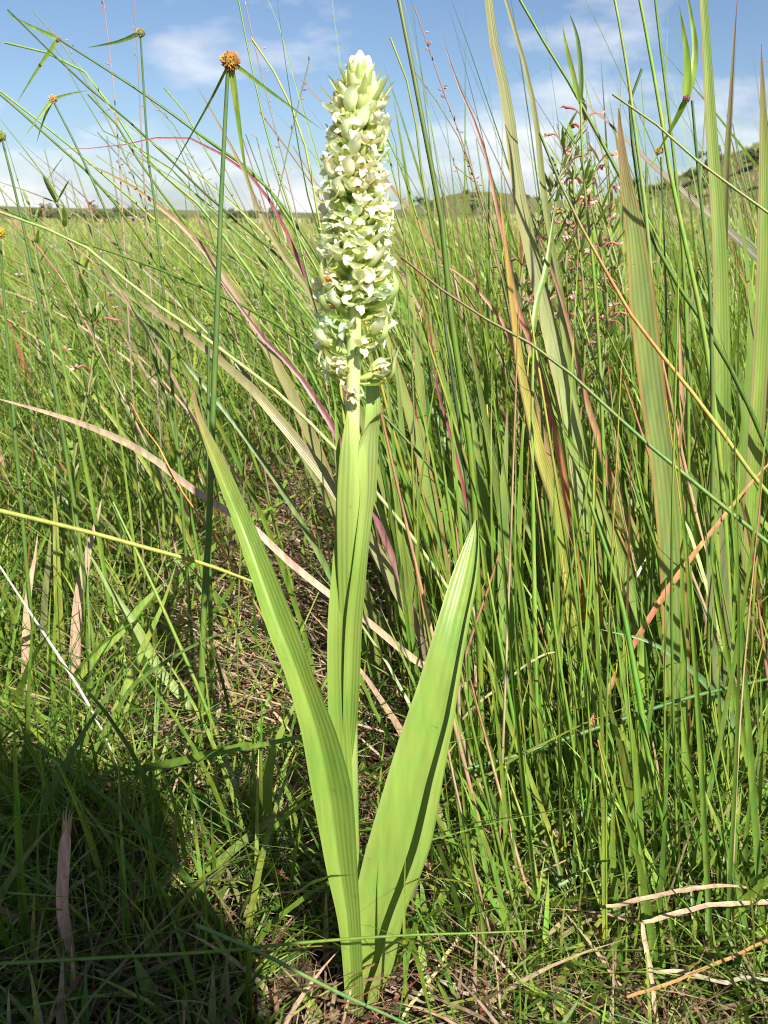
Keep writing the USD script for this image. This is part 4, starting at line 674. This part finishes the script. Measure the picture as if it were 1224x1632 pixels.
culm('fine seed head in the sky between sedge and flower spike', [(330, 380), (303, 310), (300, 265)], 1.3, (.34, .22, .16), PK, 10, wide=6)
culm('fine branching seed head at mid left against the sky', [(350, 330), (300, 240), (265, 180), (240, 160)], 1.2, OL, (.34, .24, .26), 18, wide=12)
culm('fine seed head behind the tip of the flower spike', [(640, 330), (630, 220), (622, 190), (612, 172)], .95, OL, (.26, .17, .2), 8, wide=5)
culm('seed head against the sky at the upper right edge', [(1224, 260), (1215, 190), (1212, 120), (1214, 70)], .95, (.30, .16, .16), PK, 8, wide=8)
for i in range(44):
    px = rnd.choice([rnd.uniform(0, 480), rnd.uniform(620, 1220)]); Y = rnd.uniform(1.4, 3.2); t = rnd.uniform(190, 345); l = -rnd.uniform(.05, .4)
    culm('thin brownish grass seed head standing up in front of the pale sky', [(px - l * 60, 480), (px, 400), (px + l * (400 - t), t)], Y, vary(OL), vary(PK), 9, group='thin seed heads along the skyline', wide=16 / Y)

# ------------------------------------------------------------------ flowering herbs
def make_herb(kind):
    """One erect stem with narrow leaves and a few pink tubular flowers, at the origin, about .5 m tall (prototype)."""
    cls = stage.CreateClassPrim(f'/World/Looks/herb_kind_{"abcd"[kind]}'); P = str(cls.GetPath()); r = random.Random(40 + kind)
    hgt = .50; pts = [(0, 0, -.01), (r.uniform(-.02, .02), 0, .2), (r.uniform(-.03, .03), r.uniform(-.02, .02), .36), (r.uniform(-.05, .03), r.uniform(-.02, .02), hgt)]
    Q = spline(np.array(pts), 24); put('stem', tube(Q, np.linspace(.0020, .0010, 24), [(.24, .25, .09)] * 24, 6), M_STEM, P)
    for i in range(56):
        f = .25 + .75 * i / 55; a = Q[int(f * 23)]; az = i * 2.4; d = np.array([math.cos(az), math.sin(az), 0]); L = r.uniform(.013, .028)
        put('leaf', petal(np.array([a, a + d * L * .4 + [0, 0, L * .5], a + d * L * .75 + [0, 0, L * .95]]), r.uniform(.003, .005), -d + [0, 0, .4], [(0, vary(G, r)), (1, vary(PALE if r.random() < .6 else (LG if r.random() < .8 else RB), r))], .3, 5, 3), M_GRASS, P)
    for i in range(9 if kind < 3 else 2):
        a = Q[r.randint(15, 23)]; az = r.uniform(0, 6.28); d = np.array([math.cos(az), math.sin(az), r.uniform(-.1, .7)]); L = r.uniform(.012, .024)
        fp = UsdGeom.Xform.Define(stage, numbered('flower', P)); F = str(fp.GetPath())
        T = np.array([a, a + d * L * .5 + [0, 0, .004], a + d * L])
        put('flower_tube', tube(spline(T, 6), np.array([.0007, .0007, .0008, .0009, .0012, .0014]), ramp([(0, (.34, .18, .13)), (1, (.58, .24, .22))], np.linspace(0, 1, 6)), 5), M_PETAL, F)
        for j in range(4):
            e = unit(np.array([r.uniform(-1, 1), r.uniform(-1, 1), r.uniform(-1, 1)]) + d * .5)
            put('petal', petal(np.array([T[-1], T[-1] + e * .003, T[-1] + e * .006]), .0026, d, [(0, (.62, .34, .28)), (1, (.72, .58, .48))], .2, 4, 3), M_PETAL, F)
    return cls
herb_kinds = [make_herb(k) for k in range(4)]
def place(proto, name, loc, label, cat, group, rz=0, scale=1.0):
    x = xform(name, loc, rz=rz, scale=scale); p = x.GetPrim(); p.GetReferences().AddInternalReference(proto.GetPath()); p.SetInstanceable(True)
    return tag(p, label, cat, group)
HL = ['pink flowered herb crowding behind the broadest blade, right of the orchid']
for i, (px, top, Y) in enumerate([(885, 190, 1.12), (905, 215, 1.2), (930, 200, 1.16), (948, 225, 1.24), (962, 250, 1.14), (975, 270, 1.28), (898, 260, 1.1), (918, 280, 1.22), (940, 290, 1.1), (985, 300, 1.2), (870, 300, 1.3), (955, 330, 1.25), (890, 330, 1.18), (925, 340, 1.32)]):
    t = at(px, top, Y); place(herb_kinds[i % 3], 'flowering_herb', (t[0], t[1], 0), 'leafy herb with small pink tubular flowers behind the stems right of the orchid', 'herb', 'pink flowered herbs in the stand at right', rnd.uniform(0, 360), t[2] / .5)
t = at(103, 285, 1.05); place(herb_kinds[3], 'flowering_herb', (t[0], t[1], 0), 'leafy green herb rising above the tree line at the left', 'herb', 'herbs in the meadow at left', 30, t[2] / .5)
t = at(50, 330, 1.3); place(herb_kinds[3], 'flowering_herb', (t[0], t[1], 0), 'smaller leafy herb left of the tall one at the left edge', 'herb', 'herbs in the meadow at left', 130, t[2] / .5)
def make_bloom():
    cls = stage.CreateClassPrim('/World/Looks/bloom_kind'); P = str(cls.GetPath())
    put('stem', tube(spline(np.array([(0, 0, -.01), (.01, 0, .15), (-.005, 0, .3)]), 8),   .0007, (.2, .22, .07), 5), M_STEM, P)
    for j in range(5):
        az = j * 1.257; e = np.array([math.cos(az), math.sin(az), .45]); b = np.array([-.005, 0, .3])
        put('petal', petal(np.array([b, b + e * .004, b + e * .0075]), .0045, [0, 0, 1.], [(0, (.60, .36, .32)), (1, (.78, .68, .62))], .2, 4, 3), M_PETAL, P)
    put('calyx', tube(np.array([(-.005, 0, .293), (-.005, 0, .297), (-.005, 0, .302)]), np.array([.0008, .0014, .0012]), (.42, .24, .16), 6), M_PETAL, P)
    return cls
bloom = make_bloom()
for (px, py) in [(78, 437), (86, 395), (64, 330), (150, 325), (165, 405), (130, 435), (35, 440), (172, 470), (225, 458), (180, 492), (140, 432), (85, 490), (20, 520), (240, 640), (250, 395), (205, 350), (285, 430), (40, 500)]:
    Y = rnd.uniform(1.5, 2.1); t = at(px, py, Y); place(bloom, 'pink_bloom', (t[0], t[1], 0), 'tiny pink and white flower on a thin stem in the meadow left of the orchid', 'flower', 'tiny pink flowers at left', rnd.uniform(0, 360), t[2] / .3)
for (px, py) in [(1045, 420), (1060, 440), (992, 425), (1056, 500), (1198, 460), (860, 412), (884, 510), (1070, 470), (990, 480), (1180, 520), (940, 440), (1120, 430)]:
    Y = rnd.uniform(1.5, 2.0); t = at(px, py, Y); place(bloom, 'pink_bloom', (t[0], t[1], 0), 'tiny pinkish flower between the stems right of the orchid', 'flower', 'tiny pink flowers at right', rnd.uniform(0, 360), t[2] / .3)

# ------------------------------------------------------------------ far trees
def make_tree(k):
    cls = stage.CreateClassPrim(f'/World/Looks/tree_kind_{"abcd"[k]}'); P = str(cls.GetPath()); r = np.random.default_rng(60 + k)
    put('trunk', join([tube(spline(np.array([(0, 0, -.6), (.05, 0, .6), (.1, .05, 1.3), (.0, 0, 2.0)]), 8), np.linspace(.16, .05, 8), (.16, .12, .09), 6)] + [tube(spline(np.array([(.05, 0, .7), (.5 * math.cos(a), .5 * math.sin(a), 1.3), (.9 * math.cos(a), .9 * math.sin(a), 1.8)]), 5), np.linspace(.07, .02, 5), (.16, .12, .09), 5) for a in (0.3, 2.2, 4.4)]), M_MATT, P)
    n = 1100; lob = r.normal(0, 1, (9, 3)) * [.62, .62, .36] + [0, 0, 1.65]; c = lob[r.integers(0, 9, n)] + unit(r.normal(0, 1, (n, 3))) * (r.uniform(.3, 1, (n, 1)) ** .5) * r.uniform(.35, .62, (9,))[r.integers(0, 9, n)][:, None]
    c[:, 2] = np.maximum(c[:, 2], .25); a = unit(r.normal(0, 1, (n, 3))) * .13; b = unit(np.cross(a, r.normal(0, 1, (n, 3)))) * .09
    V = np.stack([c - a, c + b, c + a, c - b], 1).reshape(-1, 3); F = np.arange(4 * n).reshape(n, 4)
    C = np.repeat(np.array([(.11, .14, .06), (.14, .17, .07), (.17, .17, .09), (.13, .15, .075)])[k][None] * r.uniform(.7, 1.3, (n, 1)), 4, 0)
    put('crown', (V, F, C), M_TREE, P, smooth=False); return cls
trees = [make_tree(k) for k in range(4)]
TL = ['far bushy tree on the hillside at the right edge', 'far bush on the low rise behind the spike at right', 'far bush in the low tree line at the left']
for i in range(34):
    x = rnd.uniform(40, 92); y = rnd.uniform(150, 200); place(trees[i % 4], 'hill_tree', (x, y, float(gh(x, y)[0])), TL[0], 'tree', 'trees on the far hillside at right', rnd.uniform(0, 360), rnd.uniform(.7, 1.5))
for i in range(12):
    x = rnd.uniform(8, 55); y = rnd.uniform(300, 390); place(trees[i % 4], 'hill_tree', (x, y, float(gh(x, y)[0])), TL[1], 'tree', 'bushes on the low rise in the middle', rnd.uniform(0, 360), rnd.uniform(.8, 1.6))
for i in range(26):
    x = rnd.uniform(-72, -18); y = rnd.uniform(150, 190); place(trees[i % 4], 'meadow_tree', (x, y, float(gh(x, y)[0])), TL[2], 'tree', 'low tree line at left', rnd.uniform(0, 360), rnd.uniform(.5, 1.05))

# ------------------------------------------------------------------ the photographer, crouching behind the camera; throws the shadow at lower left
PX = -.01
J = {'pelvis': (.16, -.52, .33, .135), 'waist': (.16, -.49, .50, .125), 'chest': (.16, -.42, .70, .14), 'neck0': (.165, -.39, .85, .08), 'neck': (.165, -.38, .88, .05),
     'sr': (.30, -.44, .81, .062), 'sl': (-.02, -.36, .82, .062), 'er': (.245, -.25, .77, .046), 'el': (.0, -.27, .50, .042), 'wr': (.06, -.12, .475, .028), 'wl': (-.12, -.12, .475, .028),
     'hr': (.24, -.48, .31, .10), 'hl': (.08, -.48, .31, .10), 'kr': (.27, -.12, .42, .065), 'kl': (.02, -.28, .10, .065), 'ar': (.27, -.30, .08, .042), 'al': (.05, -.66, .07, .042), 'tr': (.275, -.15, .035, .034), 'tl': (.05, -.74, .03, .034)}
B = {'shirt': [('pelvis', 'waist'), ('waist', 'chest'), ('chest', 'neck0'), ('chest', 'sr'), ('chest', 'sl'), ('neck0', 'sr'), ('neck0', 'sl'), ('sr', 'er'), ('sl', 'el')],
     'trousers': [('pelvis', 'hr'), ('pelvis', 'hl'), ('hr', 'kr'), ('hl', 'kl'), ('kr', 'ar'), ('kl', 'al'), ('hr', 'hl')], 'skin': [('neck0', 'neck'), ('er', 'wr'), ('el', 'wl')]}
def ball(p, r=None):
    return manifold3d.Manifold.sphere(p[3] if r is None else r, 20).translate(tuple(np.array(p[:3]) + [PX, 0, 0]))
def bones(pairs, grow=0.0):
    out = manifold3d.Manifold()
    for a, b in pairs: out += manifold3d.Manifold.batch_hull([ball(J[a], J[a][3] + grow), ball(J[b], J[b][3] + grow)])
    return out
def smooth_mesh(m, l=.02, it=12):
    m = m.refine_to_length(l).to_mesh(); t = trimesh.Trimesh(m.vert_properties[:, :3], m.tri_verts); trimesh.smoothing.filter_taubin(t, iterations=it); return np.asarray(t.vertices), np.asarray(t.faces)
po = (.18, -.45, 0.0); person = xform('person', po); tag(person, 'photographer in a wide brimmed hat crouching over the camera, blue shirt and grey trousers', 'person'); PP = str(person.GetPath())
head = manifold3d.Manifold.batch_hull([ball((.165, -.35, .945, .082)), ball((.165, -.305, .875, .05)), ball((.165, -.38, .945, .075))]) + ball((.165, -.255, .905, .014)) + ball((.245, -.35, .915, .02)) + ball((.085, -.35, .915, .02)) + ball((.165, -.255, .89, .011))
fing = manifold3d.Manifold()
for sx, wn in ((1, 'wr'), (-1, 'wl')):
    w = np.array(J[wn][:3]); c = w + [-.025 * sx, .035, .005]
    fing += manifold3d.Manifold.batch_hull([ball((*w, .024)), ball((*c, .02)), ball((*(c + [0, 0, .025]), .017)), ball((*(c - [0, 0, .025]), .017))])
    for q in range(4):
        a = c + [0, .005, .028 - .018 * q]; b2 = a + [-.012 * sx, .026, 0]; d2 = b2 + [-.026 * sx, .004 - .003 * abs(q - 1), 0]
        fing += manifold3d.Manifold.batch_hull([ball((*a, .0095)), ball((*b2, .009))]) + manifold3d.Manifold.batch_hull([ball((*b2, .009)), ball((*d2, .008))])
    a = w + [-.012 * sx, .015, .02]; b2 = a + [-.02 * sx, .004, .022]; d2 = b2 + [-.018 * sx, .012, .004]
    fing += manifold3d.Manifold.batch_hull([ball((*a, .012)), ball((*b2, .0105))]) + manifold3d.Manifold.batch_hull([ball((*b2, .0105)), ball((*d2, .009))])
v, f = smooth_mesh(bones(B['skin']) + head + fing, .007, 8); put('body', (v, f, (.42, .26, .18)), M_MATT, PP, po)
v, f = smooth_mesh(bones(B['shirt'], .006)); put('shirt', (v, f, (.12, .18, .30)), M_MATT, PP, po)
v, f = smooth_mesh(bones(B['trousers'], .005)); put('trousers', (v, f, (.17, .16, .14)), M_MATT, PP, po)
shoes = manifold3d.Manifold.batch_hull([ball(J['ar']), ball(J['tr']), ball((.27, -.34, .035, .034))]) + manifold3d.Manifold.batch_hull([ball(J['al']), ball(J['tl']), ball((.05, -.66, .035, .034))])
v, f = smooth_mesh(shoes); put('shoes', (v, f, (.07, .05, .04)), M_MATT, PP, po)
th = np.linspace(0, 2 * PI, 33)[:-1]; prof = [(.0, .985), (.05, .985), (.085, .975), (.098, .94), (.10, .905), (.125, .902), (.15, .892), (.152, .887), (.125, .893), (.095, .898), (.09, .93), (.0, .975)]
HV = np.array([[.165 + PX + r * math.cos(a), -.35 + r * math.sin(a), z + .065] for r, z in prof for a in th]); put('hat', (HV, grid_faces(len(prof), 32, True), (.45, .38, .24)), M_MATT, PP, po)
eyes = join([(np.asarray(trimesh.creation.icosphere(2, .009).vertices) + [.165 + PX + s * .032, -.278, .93], np.asarray(trimesh.creation.icosphere(2, .009).faces), (.6, .6, .58)) for s in (-1, 1)]); put('eyes', eyes, M_MATT, PP, po)
hairv, hairf = smooth_mesh(ball((.165, -.385, .935, .083))); put('hair', (hairv, hairf, (.05, .035, .025)), M_MATT, PP, po)
